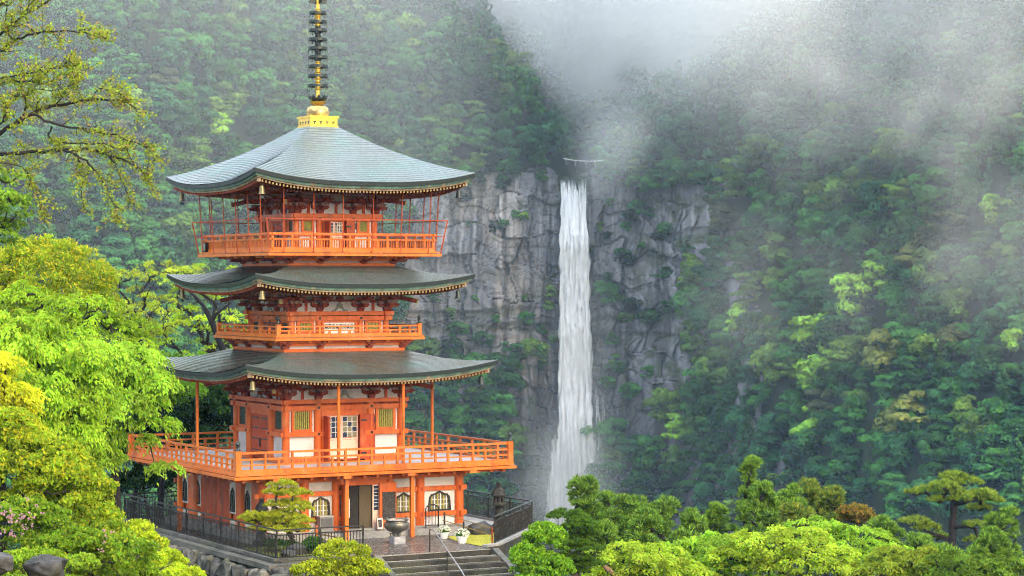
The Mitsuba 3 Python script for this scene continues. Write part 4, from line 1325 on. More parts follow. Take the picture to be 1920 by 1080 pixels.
# left flank: orange render with slim bell windows
for ly, w in ((4.0, .42), (2.45, .40), (-1.55, .40), (-3.2, .46)):
    u = -ly
    bell_window(3, u, G + .03, .78, w, .92, w + .26, 1.22, 1.28, 'plaster_stained', False)
    sbx(P_ + 'wall_panel', 'plaster_stained', 3, u + .05, G + .03, 2.0, .62, .05, .22)
    sbx(P_ + 'wall_panel', 'plaster_stained', 3, u, G + .03, .22, .62, .05, .36)
for i in range(11):
    sbx(P_ + 'wall_board', 'board_red' if i % 3 else 'rust_red', 3, -2.03 + (i + .5) * .291, G + .015 + .006 * (i % 2), 1.1, .282, .06, 2.1)
for u0, u1 in ((-4.45, -4.27), (-3.73, -2.72), (-2.18, -2.06), (1.16, 1.28), (1.82, 2.90), (3.5, 4.4)):
    sbx(P_ + 'wall_board', 'vermilion', 3, (u0 + u1) / 2, G + .025, 1.1, u1 - u0, .06, 2.1)
for u in (-4.0, -2.45, 1.55, 3.2):
    sbx(P_ + 'wall_board', 'vermilion', 3, u, G - .09, 1.1, .66, .05, 2.1)

# ---- finial
F = num(P_ + 'finial')
m = M()
bx(F + '__base_box', 'gold', (0, 0, 17.42), (1.28, 1.28, .40), PT)
bx(F + '__base_rim', 'gold', (0, 0, 17.245), (1.36, 1.36, .07), PT)
bx(F + '__base_rim', 'gold', (0, 0, 17.655), (1.40, 1.40, .085), PT)
for k in range(4):
    for u in (-.44, -.15, .15, .44):
        sbx(F + '__ornament', 'bronze_dark', k, u, .645, 17.44, .13, .014, .05)
        sbx(F + '__ornament', 'bronze_dark', k, u, .647, 17.40, .05, .014, .13)
put(F + '__bowl', M().lathe([(.47, 17.69), (.50, 17.78), (.50, 17.95), (.44, 18.10), (.30, 18.19), (.22, 18.22)], k=28).mesh(), 'gold_worn', PT, smooth=50)
put(F + '__collar', M().lathe([(.20, 18.2), (.26, 18.25), (.36, 18.30), (.38, 18.36), (.28, 18.37)], k=24).mesh(), 'gold', PT, smooth=40)
m = M()
for i in range(10):
    a = i * math.pi / 5
    d = np.array([math.cos(a), math.sin(a), 0])
    e = np.array([-d[1], d[0], 0])
    v = [d * .16 + e * .09 + [0, 0, 18.37], d * .16 - e * .09 + [0, 0, 18.37], d * .36 + e * .13 + [0, 0, 18.46], d * .36 - e * .13 + [0, 0, 18.46], d * .43 + [0, 0, 18.66], d * .18 + [0, 0, 18.42]]
    m.add(v, [[0, 1, 3], [0, 3, 2], [2, 3, 4], [0, 5, 1], [1, 5, 3], [0, 2, 5], [2, 4, 5], [3, 5, 4]])
put(F + '__petal_cup', m.mesh(), 'bronze_dark', PT)
cy(F + '__shaft', 'gold', (0, 0, 18.3), (0, 0, 24.3), .085, PT)
cy(F + '__shaft_sleeve', 'bronze_dark', (0, 0, 20.25), (0, 0, 21.42), .125, PT)
for i, z in enumerate((19.07, 19.50, 19.92, 20.32, 20.71, 21.10, 21.50, 21.88, 22.26)):
    ro = .46 - .009 * i
    kk = num(F + '__ring')
    m = M().lathe([(ro - .05, z - .085), (ro, z - .075), (ro, z + .04), (ro - .05, z + .05), (ro - .12, z + .03), (ro - .12, z - .06), (ro - .05, z - .085)], k=28)
    for a in np.arange(8) * math.pi / 4:
        m.bar((.1 * math.cos(a), .1 * math.sin(a), z - .01), ((ro - .06) * math.cos(a), (ro - .06) * math.sin(a), z - .01), .05, .05)
    for a in np.arange(8) * math.pi / 4 + .2:
        m.lathe([(.012, -.10), (.024, -.085), (.016, -.02), (.0, 0)], (ro * .97 * math.cos(a), ro * .97 * math.sin(a), z - .085), 6)
    scene[kk] = {**mikit.ply(m.mesh(), 'bronze_dark', smooth=35), 'to_world': PT}
    put(F + '__hub', M().lathe([(.10, z - .20), (.155, z - .17), (.155, z - .10), (.12, z - .05), (.12, z + .10), (.15, z + .13), (.10, z + .16)], k=16).mesh(), 'bronze_dark' if 3 <= i <= 6 else 'gold', PT, smooth=40)
m = M()
for a in (0, math.pi / 2):
    pl = [(.0, 22.62), (.40, 22.66), (.46, 22.82), (.30, 22.86), (.42, 23.1), (.24, 23.2), (.32, 23.5), (.14, 23.55), (.12, 23.85), (0, 23.95)]
    m.prism(pl + [(-x, z) for x, z in pl[-2:0:-1]], -.015, .015, lambda v: np.stack([v[:, 0] * math.cos(a) - v[:, 1] * math.sin(a), v[:, 0] * math.sin(a) + v[:, 1] * math.cos(a), v[:, 2]], -1))
put(F + '__flame', m.mesh(), 'bronze_dark', PT)
put(F + '__jewel', M().lathe([(.0, 24.2), (.14, 24.3), (.17, 24.42), (.1, 24.56), (0, 24.68)], k=16).mesh(), 'gold', PT, smooth=60)

# ---- wind bells hang from the corners
for R, nm in ((R1, 'lowest'), (R2, 'middle'), (R3, 'top')):
    for (sx, sy), wh in (((-1, 1), 'left'), ((-1, -1), 'near'), ((1, -1), 'right')):
        if R is R1 and wh == 'left':
            continue
        key = thing('wind_bell', 'small bronze wind bell under the %s corner of the %s roof' % (wh, nm), 'bell')
        d = R.h - .52
        zt = R.tip - .56
        to = PT @ T().translate([sx * d, sy * d, zt])
        put(key + '__hook', M().bar((0, 0, .05), (0, 0, -.16), .025).mesh(), 'bronze_dark', to)
        put(key + '__body', M().lathe([(.03, -.13), (.085, -.16), (.10, -.22), (.115, -.42), (.15, -.48), (.15, -.50)], k=12).mesh(), 'bell_bronze' if wh != 'right' else 'bronze_dark', to, smooth=40)
        put(key + '__clapper', M().bar((0, 0, -.4), (0, 0, -.58), .02).box((0, 0, -.62), (.16, .015, .1)).mesh(), 'bronze_dark', to)
# a grey loudspeaker box stands at the left end of the top balcony
key = thing('loudspeaker', 'dark grey box loudspeaker at the left end of the caged balcony', 'loudspeaker')
put(key + '__case', M().box((0, 0, 0), (.30, .26, .42), rz=20).mesh(), 'fence_black', PT @ T().translate([-3.86, 3.42, 12.0]))
put(key + '__mesh_front', M().box((0, 0, 0), (.02, .2, .34), rz=20).mesh(), 'carved_grey', PT @ T().translate([-4.015, 3.37, 12.0]))

# ------------------------------------------------------------------ the terrace round the pagoda
ZC = -.28


def flat(name, poly, z, bsdf, label=None, t=.0):
    from shapely import Polygon
    m = trimesh.creation.extrude_polygon(Polygon(poly), max(t, .0005), engine='earcut')
    m.apply_translation([0, 0, z - max(t, .0005)])
    key = put(name, m, bsdf, PT)
    if label:
        lab(key, label, kind='structure')
    return key


OUT = [(-6.62, 7.6), (-6.62, -10.62), (-2.42, -10.62), (-2.42, -11.12), (2.62, -11.12), (2.62, -10.6), (3.6, -10.1), (8.2, -5.2), (8.2, 7.6)]
flat('courtyard', OUT, ZC, 'wet_paving', 'dark wet paving of the terrace round the pagoda', .5)
flat('pebble_paving', [(-2.40, -11.1), (2.60, -11.1), (2.60, -6.2), (3.2, -5.16), (-2.4, -5.16)], ZC + .005, 'wet_pebbles', 'wet pebble paving in front of the pagoda door')
flat('side_path', [(3.25, -5.16), (3.3, -6.0), (5.2, -5.6), (6.6, -4.6), (8.0, -4.2), (8.0, 7.4), (5.17, 7.4), (5.17, -5.1)], ZC + .006, 'concrete_light', 'pale paved path along the far flank of the pagoda')
flat('moss_lawn', [(3.0, -6.6), (3.3, -6.1), (5.2, -5.7), (6.5, -4.7), (7.9, -5.0), (3.55, -9.85), (2.75, -10.2), (2.75, -8.0)], ZC + .010, 'moss_ground', 'yellow-green moss beside the flower pots and lantern')
flat('garden_bed', [(-6.2, -10.2), (-2.7, -10.2), (-2.7, -6.6), (-3.6, -5.9), (-6.2, -5.9)], ZC + .010, 'moss_dark', 'mossy bed round the trained pine')
bx('kerb', 'concrete', (-6.47, -1.6, -.29), (.30, 18.0, .18), PT)
lab('kerb', 'low concrete kerb under the black fence', kind='structure')
bx('kerb', 'concrete', (-4.52, -10.47, -.29), (3.60, .30, .178), PT)
lab('kerb_001', 'low concrete kerb under the black fence beside the steps', kind='structure')
m = M()
m.bar((2.75, -10.28, -.42), (3.55, -9.95, -.42), .28, .46).bar((3.5, -9.98, -.421), (8.05, -4.95, -.421), .28, .46).bar((8.05, -5.0, -.419), (8.05, 7.4, -.419), .28, .46)
put('kerb', m.mesh(), 'concrete_light', PT)
lab('kerb_002', 'pale concrete kerb under the fence beside the stone lantern', kind='structure')


# ---- the retaining wall: fitted boulders under a concrete ledge
def boulder(seed, size, bsdf, to, key, n=26, sub=2, rough=.10):
    r = np.random.default_rng(seed)
    p = unit(n, r)
    p = np.sign(p) * np.abs(p) ** (.7 if rough > .105 else .5)
    h = trimesh.convex.convex_hull(p * np.asarray(size, float) * r.uniform(.82, 1.0, (n, 1)))
    for _ in range(sub):
        h = h.subdivide()
    v = np.asarray(h.vertices)
    nrm = v / (np.linalg.norm(v, axis=1, keepdims=True) + 1e-9)
    d = (nz(v + seed * 13.7, np.mean(size) * .55, seed) - .5) * 2 * rough * np.mean(size) * 1.6
    key = num(key) if '__' in key else key
    scene[key] = {**mikit.ply((v + nrm * d[:, None], np.asarray(h.faces)), bsdf, smooth=38), 'to_world': to}
    return key


W = thing('retaining_wall', 'wall of big mossy fitted stones with a grey concrete ledge on top', 'wall')
bx(W + '__ledge', 'concrete', (-6.80, -1.8, -.47), (.40, 18.4, .20), PT)
bx(W + '__ledge', 'concrete', (-4.75, -10.81, -.472), (4.5, .40, .20), PT)
bx(W + '__core', 'soil', (-6.6, -1.8, -1.8), (.4, 18.0, 2.4), PT)
bx(W + '__core', 'soil', (-4.6, -10.6, -1.8), (4.0, .4, 2.4), PT)
rw = np.random.default_rng(31)
for row in range(3):
    y = 7.2
    k = 0
    while y > -11.3:
        w = rw.uniform(.55, 1.05)
        h = rw.uniform(.85, 1.05)
        boulder(300 + row * 60 + k, (.42, w * .52, h * .56), 'stone_wall_pale' if rw.random() < .35 else 'stone_wall',
                PT @ T().translate([-6.95 - row * .13, y - w / 2, -1.0 - row * .82 + rw.uniform(-.08, .05)]).rotate([1, 0, 0], float(rw.uniform(-9, 9))), W + '__stone', sub=1)
        y -= w * .97
        k += 1
    x = -7.0
    while x < -2.6:
        w = rw.uniform(.55, 1.0)
        boulder(600 + row * 40 + k, (w * .53, .42, .56), 'stone_wall', PT @ T().translate([x + w / 2, -10.98 - row * .13, -1.0 - row * .82]).rotate([0, 1, 0], float(rw.uniform(-9, 9))), W + '__stone', sub=1)
        x += w * .97
        k += 1

# ---- steps
S = thing('stone_steps', 'flight of grey stone steps going down from the pebble paving', 'steps')
TR, RI = .45, .188
for i in range(14):
    y0, z0 = -11.12 - TR * i, ZC - RI * (i + 1)
    if i:
        k_ = put(S + '__step', M().box((.10 + 0.0, y0 + .5 * TR - TR / 2 - .1, z0 + RI / 2 - .3), (4.94, TR + .2, RI + .6)).mesh(), 'step_stone', PT)
    bx(S + '__nosing', 'step_nosing', (.10, y0 + .035, z0 + RI + .006), (4.92, .09, .022), PT)
    bx(S + '__riser', 'step_stone', (.10, y0 + .04, z0 + RI / 2 - .02), (4.93, .08, RI), PT)
for x, n in ((-2.53, 0), (2.72, 1)):
    m = M().prism([(-11.0, ZC + .03), (-11.25, ZC + .06), (-17.6, ZC + .06 - 6.35 * RI / TR), (-17.6, ZC - 5), (-11.0, ZC - 2)], -.14, .14, lambda v: np.stack([x + v[:, 1], v[:, 0], v[:, 2]], -1))
    put(S + '__side_wall', m.mesh(), 'concrete', PT)
# ---- the handrail in the middle of the steps
H = thing('handrail', 'thin steel handrail down the middle of the steps', 'handrail')


def stz(y):
    return ZC if y > -11.12 else ZC - (-11.12 - y) * RI / TR


pr_ = [(0.02, -10.75), (-.02, -11.2), (-.35, -14.1), (-.9, -17.2)]
top = [(x, y, stz(y) + .93) for x, y in pr_]
put(H + '__top_rail', M().tube(top, .026, 8).mesh(), 'steel', PT, smooth=50)
for x, y in ((0.02, -10.75), (-.16, -12.6), (-.38, -14.5), (-.66, -16.2)):
    br(H + '__post', 'fence_black', (x, y, stz(y) - .1), (x, y, stz(y) + .92), .035, .035, PT)


# ---- black bar fences
def fence(label, pts, posts=1.9, h=1.12):
    key = thing('bar_fence', label, 'fence')
    for (x0, y0), (x1, y1) in zip(pts[:-1], pts[1:]):
        p, q = np.array([x0, y0]), np.array([x1, y1])
        L = np.linalg.norm(q - p)
        d = (q - p) / L
        P = lambda t, z: (*(p + d * t), ZC + .05 + z)
        br(key + '__top_rail', 'steel_rail', P(-.02, h), P(L + .02, h), .062, .05, PT)
        br(key + '__rail', 'fence_black', P(0, h - .19), P(L, h - .19), .04, .04, PT)
        br(key + '__rail', 'fence_black', P(0, .06), P(L, .06), .035, .035, PT)
        n = max(1, int(round(L / posts)))
        for i in range(n + 1):
            br(key + '__post', 'fence_black', P(i * L / n, -.1), P(i * L / n, h - .02), .055, .055, PT)
        nb = int(L / .135)
        for i in range(1, nb):
            br(key + '__bar', 'fence_black', P(i * L / nb, .07), P(i * L / nb, h - .2), .026, .026, PT)


mat('steel_rail', (.035, .037, .040), .3, .6, .2)
fence('black bar fence on the kerb above the fitted stone wall', [(-2.9, 7.1), (-6.42, 6.9), (-6.42, -10.42), (-2.75, -10.42)])
fence('black bar fence enclosing the stone lantern above the valley', [(3.42, -9.9), (8.0, -4.9), (8.0, 7.0)])
# ---- curved hoop barrier
Gk = thing('hoop_barrier', 'black hoop barrier with upright bars beside the doorstep', 'barrier')
a, b = np.array([2.70, -5.12]), np.array([3.30, -5.12])
pts = [(*a, 0)] + [(*(a + (b - a) * t), .86 + .14 * math.sin(math.pi * t) ** .6) for t in np.linspace(0, 1, 9)] + [(*b, 0)]
put(Gk + '__hoop', M().tube(pts, .03, 8).mesh(), 'fence_black', PT, smooth=60)
br(Gk + '__rail', 'fence_black', (*a, .12), (*b, .12), .03, .03, PT)
for t in (.25, .5, .75):
    q = a + (b - a) * t
    br(Gk + '__bar', 'fence_black', (*q, .12), (*q, .97), .02, .02, PT)
# ---- low two-bar rail
Lk = thing('low_rail', 'low dark rail with two thin ochre bars behind the flower pots', 'railing')
for y, z0 in ((-5.35, -.05), (-7.1, ZC), (-9.6, ZC)):
    br(Lk + '__post', 'rust_red' if y < -9 else 'fence_black', (3.47, y, z0), (3.47, y, z0 + .72), .05, .05, PT)
for z in (.34, .62):
    br(Lk + '__bar', 'ochre', (3.47, -5.2, z - .02), (3.47, -9.75, z - .26), .028, .028, PT)
mat('ochre', (.24, .16, .04), .5)
Lk = thing('low_rail', 'low ochre rail with an orange end post at the edge of the pine bed', 'railing')
br(Lk + '__post', 'vermilion', (-2.55, -5.5, ZC), (-2.55, -5.5, .42), .09, .09, PT)
br(Lk + '__post', 'ochre', (-2.2, -7.6, ZC), (-2.2, -7.6, .16), .06, .06, PT)
br(Lk + '__bar', 'ochre', (-2.55, -5.5, .08), (-2.2, -7.6, .08), .05, .05, PT)
br(Lk + '__bar', 'ochre', (-2.75, -5.6, -.1), (-2.45, -7.6, -.1), .05, .05, PT)
# ---- incense burner
I = thing('incense_burner', 'big round bronze incense burner on a grey stone block before the door', 'incense burner')
bx(I + '__stone_base', 'granite', (.22, -7.42, ZC + .15), (.50, .52, .30), PT)
to = PT @ T().translate([.20, -7.40, ZC + .29]).scale([1, 1, .80])
put(I + '__bowl', M().lathe([(.14, 0), (.16, .06), (.13, .16), (.20, .22), (.38, .32), (.50, .46), (.535, .60), (.50, .72), (.44, .76), (.435, .80), (.50, .84), (.51, .87), (.46, .88), (.44, .80), (.40, .78), (0, .80)], k=36).mesh(), 'burner_bronze', to, smooth=40)
put(I + '__ash', M().lathe([(.42, .815), (.2, .84), (0, .845)], k=24).mesh(), 'ash', to, smooth=True)
for i in range(3):
    a = i * 2.094 + .5
    put(I + '__foot', M().tube([(.12 * math.cos(a), .12 * math.sin(a), .12), (.26 * math.cos(a), .26 * math.sin(a), .16), (.24 * math.cos(a), .24 * math.sin(a), 0.01)], [.06, .05, .04], 8).mesh(), 'burner_bronze', to, smooth=50)
for s in (-1, 1):
    t = np.linspace(0, math.pi, 8)
    put(I + '__handle', M().tube(np.stack([s * (.45 + .02 * np.sin(t)), .10 * np.cos(t), .86 + .15 * np.sin(t)], -1), .022, 8).mesh(), 'burner_bronze', to, smooth=50)
m = M()
for i in range(14):
    a = i * 2.4
    m.bar((.28 * math.cos(a) * (i / 14), .28 * math.sin(a) * (i / 14), .83), (.30 * math.cos(a) * (i / 14) + .02, .30 * math.sin(a) * (i / 14), .98), .012)
k_ = put(I + '__incense_stick', m.mesh(), 'bark_red', to)
stuffpart(k_)
# ---- cabinet, poster
C = thing('metal_cabinet', 'grey metal cabinet standing under the bell-shaped window left of the door', 'cabinet')
bx(C + '__body', 'cabinet_grey', (-1.92, -4.98, .37), (.60, .36, .70), PT)
bx(C + '__top', 'cabinet_light', (-1.92, -4.98, .735), (.66, .42, .03), PT)
bx(C + '__door', 'cabinet_dark', (-1.92, -5.17, .46), (.50, .03, .40), PT)
mat('cabinet_grey', (.17, .175, .18), .45, .5)
mat('cabinet_light', (.34, .345, .35), .4, .5)
mat('cabinet_dark', (.08, .082, .088), .4, .5)
N = thing('framed_notice', 'small framed white notice leaning beside the lattice door', 'notice')
to = PT @ T().translate([.62, -4.99, .04]).rotate([1, 0, 0], -8)
put(N + '__frame', M().box((0, 0, .26), (.30, .03, .50)).mesh(), 'bark_red', to)
put(N + '__sheet', M().box((0, -.018, .26), (.24, .006, .44)).mesh(), 'poster', to)
put(N + '__picture', M().box((.0, -.022, .26), (.18, .004, .34)).mesh(), 'notice_black', to)


# ---- stone lanterns
def lantern(label, lx, ly, h, rot):
    key = thing('stone_lantern', label, 'lantern')
    to = PT @ T().translate([lx, ly, ZC]).rotate([0, 0, 1], rot).scale([h / 2.1] * 3)
    six = lambda prof, k=6: M().lathe(prof, k=k).mesh()
    put(key + '__base', six([(0, 0), (.40, 0), (.40, .12), (.34, .20), (.30, .30), (.22, .36), (0, .36)], 6), 'lantern_stone', to)
    put(key + '__shaft', six([(.17, .36), (.19, .40), (.155, .48), (.15, .66), (.18, .70), (.18, .74), (.15, .78), (.155, .98), (.20, 1.06)], 18), 'lantern_stone', to, smooth=35)
    put(key + '__platform', six([(.16, 1.04), (.27, 1.14), (.28, 1.21), (.24, 1.23), (0, 1.23)]), 'lantern_stone', to)
    m = M()
    for i in range(6):
        a = i * math.pi / 3
        b = a + math.pi / 3
        p, q = np.array([math.cos(a), math.sin(a)]) * .18, np.array([math.cos(b), math.sin(b)]) * .18
        m.bar((*p, 1.23), (*p, 1.52), .07)
        for z in (1.25, 1.50):
            m.bar((*p, z), (*q, z), .06, .05)
    put(key + '__fire_box', m.mesh(), 'lantern_stone', to)
    put(key + '__fire_box_core', six([(.10, 1.23), (.10, 1.52)]), 'dark_inside', to)
    put(key + '__cap', six([(.10, 1.52), (.31, 1.53), (.33, 1.58), (.29, 1.63), (.22, 1.80), (.13, 1.90), (.09, 1.92)], 6), 'lantern_stone', to, smooth=25)
    put(key + '__jewel', six([(.11, 1.91), (.13, 1.95), (.08, 1.98), (.13, 2.03), (.10, 2.08), (0, 2.12)], 14), 'lantern_stone', to, smooth=50)


lantern('dark weathered stone lantern inside the fence corner above the valley', 6.0, -5.55, 2.12, 12)
lantern('dark stone lantern half hidden behind the trained pine', -5.0, -5.55, 1.95, 40)
# ---- rocks
for i, (lx, ly, s, l) in enumerate(((4.9, -5.95, (.62, .40, .40), 'dark boulder on the moss beside the stone lantern'), (-4.9, -8.9, (.55, .35, .28), 'dark rock at the foot of the trained pine'), (-5.5, -9.4, (.35, .3, .2), 'small dark rock behind the fence corner near the round bush'))):
    k_ = thing('boulder', l, 'rock')
    boulder(40 + i, s, 'boulder_stone', PT @ T().translate([lx, ly, ZC + s[2] * .55]).rotate([0, 0, 1], 20. * i), k_, sub=2, rough=.12)

# ------------------------------------------------------------------ near trees and shrubs
def grow(root, pads, r0, rng_, fork=None, tip=.012, wander=.12, k=6, m=None, bias=.35):
    """A branching skeleton: every pad joins the nearest thing grown so far; limbs thicken with what they carry."""
    m = m or M()
    nodes = [np.asarray(root, float)]
    par = [-1]
    if fork is not None:
        for f in fork:
            nodes.append(np.asarray(f, float))
            par.append(len(nodes) - 2)
    base = nodes[-1]
    for p in sorted(pads, key=lambda p: np.linalg.norm(p - base)):
        cost = [np.linalg.norm(p - n) + (bias * np.linalg.norm(n - base) if i else 9) for i, n in enumerate(nodes)]
        j = int(np.argmin(cost))
        mid = nodes[j] * .5 + p * .5 + rng_.normal(size=3) * wander * np.linalg.norm(p - nodes[j]) * [1, 1, .7]
        nodes.append(mid)
        par.append(j)
        nodes.append(np.asarray(p, float))
        par.append(len(nodes) - 2)
    w = np.ones(len(nodes))
    for i in range(len(nodes) - 1, 0, -1):
        w[par[i]] += w[i]
    rad = tip + (r0 - tip) * np.sqrt(w / w[0])
    for i in range(1, len(nodes)):
        a, b = nodes[par[i]], nodes[i]
        m.tube([a, a * .5 + b * .5 + rng_.normal(size=3) * .03 * np.linalg.norm(b - a), b], [rad[par[i]] if par[i] == 0 else min(rad[par[i]], rad[i] * 1.5), rad[i] * 1.1, rad[i]], k if rad[i] > .04 else 4)
    return m


def shell(c, r, n, rng_, inner=.55, up=.25):
    d = unit(n, rng_)
    d[:, 2] = np.where(rng_.random(n) < up, np.abs(d[:, 2]), d[:, 2])
    return np.asarray(c) + d * np.asarray(r) * rng_.uniform(inner, 1.0, (n, 1)), d


class Leaves:
    def __init__(s):
        s.v, s.f, s.c, s.n = [], [], [], 0

    def add(s, p, nn, size, col, r, asp=.6, along=None):
        v, f = quads(p, nn / (np.linalg.norm(nn, axis=1, keepdims=True) + 1e-9), size, r, asp, along)
        s.v.append(v), s.f.append(f + s.n), s.c.append(np.repeat(col, 4, 0))
        s.n += len(v)

    def put(s, key, bsdf='leaf'):
        return put(key, (np.vstack(s.v), np.vstack(s.f)), bsdf, color=np.vstack(s.c))


def spray_pads(L, pads, out, rad, leaf, tone, r, per=60, droop=.5, tips=None, tipf=0., var=.22):
    """Maple-like foliage: flat fans of leaves on fine twigs that reach outward and hang at the ends."""
    for p, o in zip(pads, out):
        o = np.array([o[0], o[1], 0]) + r.normal(size=3) * .3 * [1, 1, 0]
        o /= np.linalg.norm(o) + 1e-9
        pc = 1 + var * r.normal()
        tw = r.integers(5, 8)
        for t in range(tw):
            a = r.normal() * .9
            d = np.array([o[0] * math.cos(a) - o[1] * math.sin(a), o[0] * math.sin(a) + o[1] * math.cos(a), 0])
            n = max(4, int(per / tw))
            s_ = r.random(n) ** .8 * rad * r.uniform(.7, 1.25)
            side = np.cross(d, [0, 0, 1])
            q = p + d * s_[:, None] + side * (r.normal(size=(n, 1)) * .16 * rad * (.4 + s_[:, None] / rad)) + np.array([0, 0, 1]) * (.10 * rad * r.normal(size=(n, 1)) - (droop * s_ ** 2 / rad)[:, None] + .12 * rad)
            slope = 2 * droop * s_ / rad
            nn = np.stack([d[0] * (slope + .35), d[1] * (slope + .35), np.ones(n)], -1) + r.normal(size=(n, 3)) * .45
            al = np.stack([d[0] + side[0] * r.normal(size=n) * .7, d[1] + side[1] * r.normal(size=n) * .7, -slope], -1)
            L.add(q, nn, leaf * r.uniform(.75, 1.35, n), tint(np.asarray(tone) * pc, n, r, .16, .07, tips, tipf), r, .46, al)


def ball_pads(L, pads, rad, leaf, tone, r, per=70, tips=None, tipf=0., flat=.75, var=.18, asp=.5):
    """Shrub-like foliage: rounded clumps whose leaves stand outward, new growth at the tips."""
    for p in pads:
        d = unit(per, r)
        d[:, 2] = np.where(r.random(per) < .7, np.abs(d[:, 2]), d[:, 2])
        rr = rad * r.uniform(.75, 1.2)
        rho = r.uniform(.55, 1.05, (per, 1))
        q = p + d * rr * rho * [1, 1, flat]
        nn = d + r.normal(size=(per, 3)) * .6
        al = d + [0, 0, .5] + r.normal(size=(per, 3)) * .5
        c = tint(np.asarray(tone) * (1 + var * r.normal()), per, r, .16, .07)
        if tips is not None:
            m_ = ((rho[:, 0] > .86) & (d[:, 2] > -.1) & (r.random(per) < tipf))[:, None]
            c = np.where(m_, np.asarray(tips) * (1 + .15 * r.normal(size=(per, 1))), c)
        L.add(q, nn, leaf * r.uniform(.7, 1.3, per), np.clip(c, .004, .9), r, asp, al)


def tufts(L, pts, ups, length, tone, r, per=40, tips=(.30, .29, .07), tipf=.3, asp=.13):
    """Needle tufts: thin needles that fan out and up from each shoot's end."""
    for p, u in zip(pts, ups):
        d = unit(per, r) * .8 + u
        d /= np.linalg.norm(d, axis=1, keepdims=True)
        l = length * r.uniform(.6, 1.1, per)
        q = p + d * (l * .55)[:, None]
        ref = unit(per, r)
        nn = np.cross(d, ref)
        L.add(q, nn, l * .5, tint(np.asarray(tone) * (1 + .2 * r.normal()), per, r, .2, .06, tips, tipf), r, asp, d)


LIME, LIME2, YLIME = (.34, .55, .05), (.26, .47, .042), (.42, .57, .05)


def maple(label, group, u, v, dep, els, n, rad, leaf, tone, seed, root=None, per=60, droop=.5, name='maple_tree', cat='tree', tips=None, tipf=0., r0=.14, bark='bark_dark', up=.4, inner=.4):
    """els: crown masses as (du, dv, ru, rv, depth shift) in picture units at the tree's distance, turned into metres."""
    r = np.random.default_rng(seed)
    mpp = dep / 4340.8
    c0 = px(u, v, dep)
    key = thing(name, label, cat, group)
    L = Leaves()
    allp = []
    tot = sum(e[2] * e[3] for e in els)
    for du, dv, ru, rv, dd in els:
        c = c0 + np.array([du * mpp, dd, -dv * mpp])
        k = max(3, int(n * ru * rv / tot))
        R = np.array([ru * mpp, ru * mpp * .8, rv * mpp])
        p, d = shell(c, R, k, r, inner, up)
        spray_pads(L, p, d, rad, leaf, tone, r, per, droop, tips, tipf)
        allp.append(p)
    P = np.vstack(allp)
    cx_, cy_ = (c0[0], c0[1]) if root is None else root
    zb = float(ground_z(cx_, cy_)) - .3
    zf = P[:, 2].min() * .35 + P[:, 2].mean() * .65
    zf = max(zf, zb + 1.0)
    m = grow((cx_, cy_, zb), P - [0, 0, .1 * rad], r0, r, fork=[(cx_ + .15, cy_, zb * .5 + zf * .5), (cx_ + .1 * r.normal(), cy_ + .1, zf)])
    put(key + '__trunk', m.mesh(), bark)
    L.put(key + '__crown')
    return key


def shrub(label, cat, name, u, v, dep, els, n, rad, leaf, tone, seed, per=60, tips=None, tipf=0., group=None, flat=.75, asp=.5, up=.75, inner=.75, stem=True):
    r = np.random.default_rng(seed)
    mpp = dep / 4340.8
    c0 = px(u, v, dep)
    key = thing(name, label, cat, group)
    L = Leaves()
    allp = []
    tot = sum(e[2] * e[3] for e in els)
    for du, dv, ru, rv, dd in els:
        c = c0 + np.array([du * mpp, dd, -dv * mpp])
        k = max(4, int(n * ru * rv / tot))
        p, d = shell(c, np.array([ru * mpp - rad * .5, ru * mpp * .8 - rad * .5, rv * mpp - rad * .5]), k, r, inner, up)
        ball_pads(L, p, rad, leaf, tone, r, per, tips, tipf, flat, asp=asp)
        allp.append(p)
    P = np.vstack(allp)
    if stem:
        b = np.array([c0[0], c0[1], min(P[:, 2].min() - .2, max(float(ground_z(c0[0], c0[1])), P[:, 2].min() - 3.0))])
        sub = P[r.permutation(len(P))[:40]]
        put(key + '__stem', grow(b, sub * .9 + b * .1, .06, r, fork=[b * .6 + P.mean(0) * .4], tip=.008).mesh(), 'bark')
    L.put(key + '__foliage')
    return key


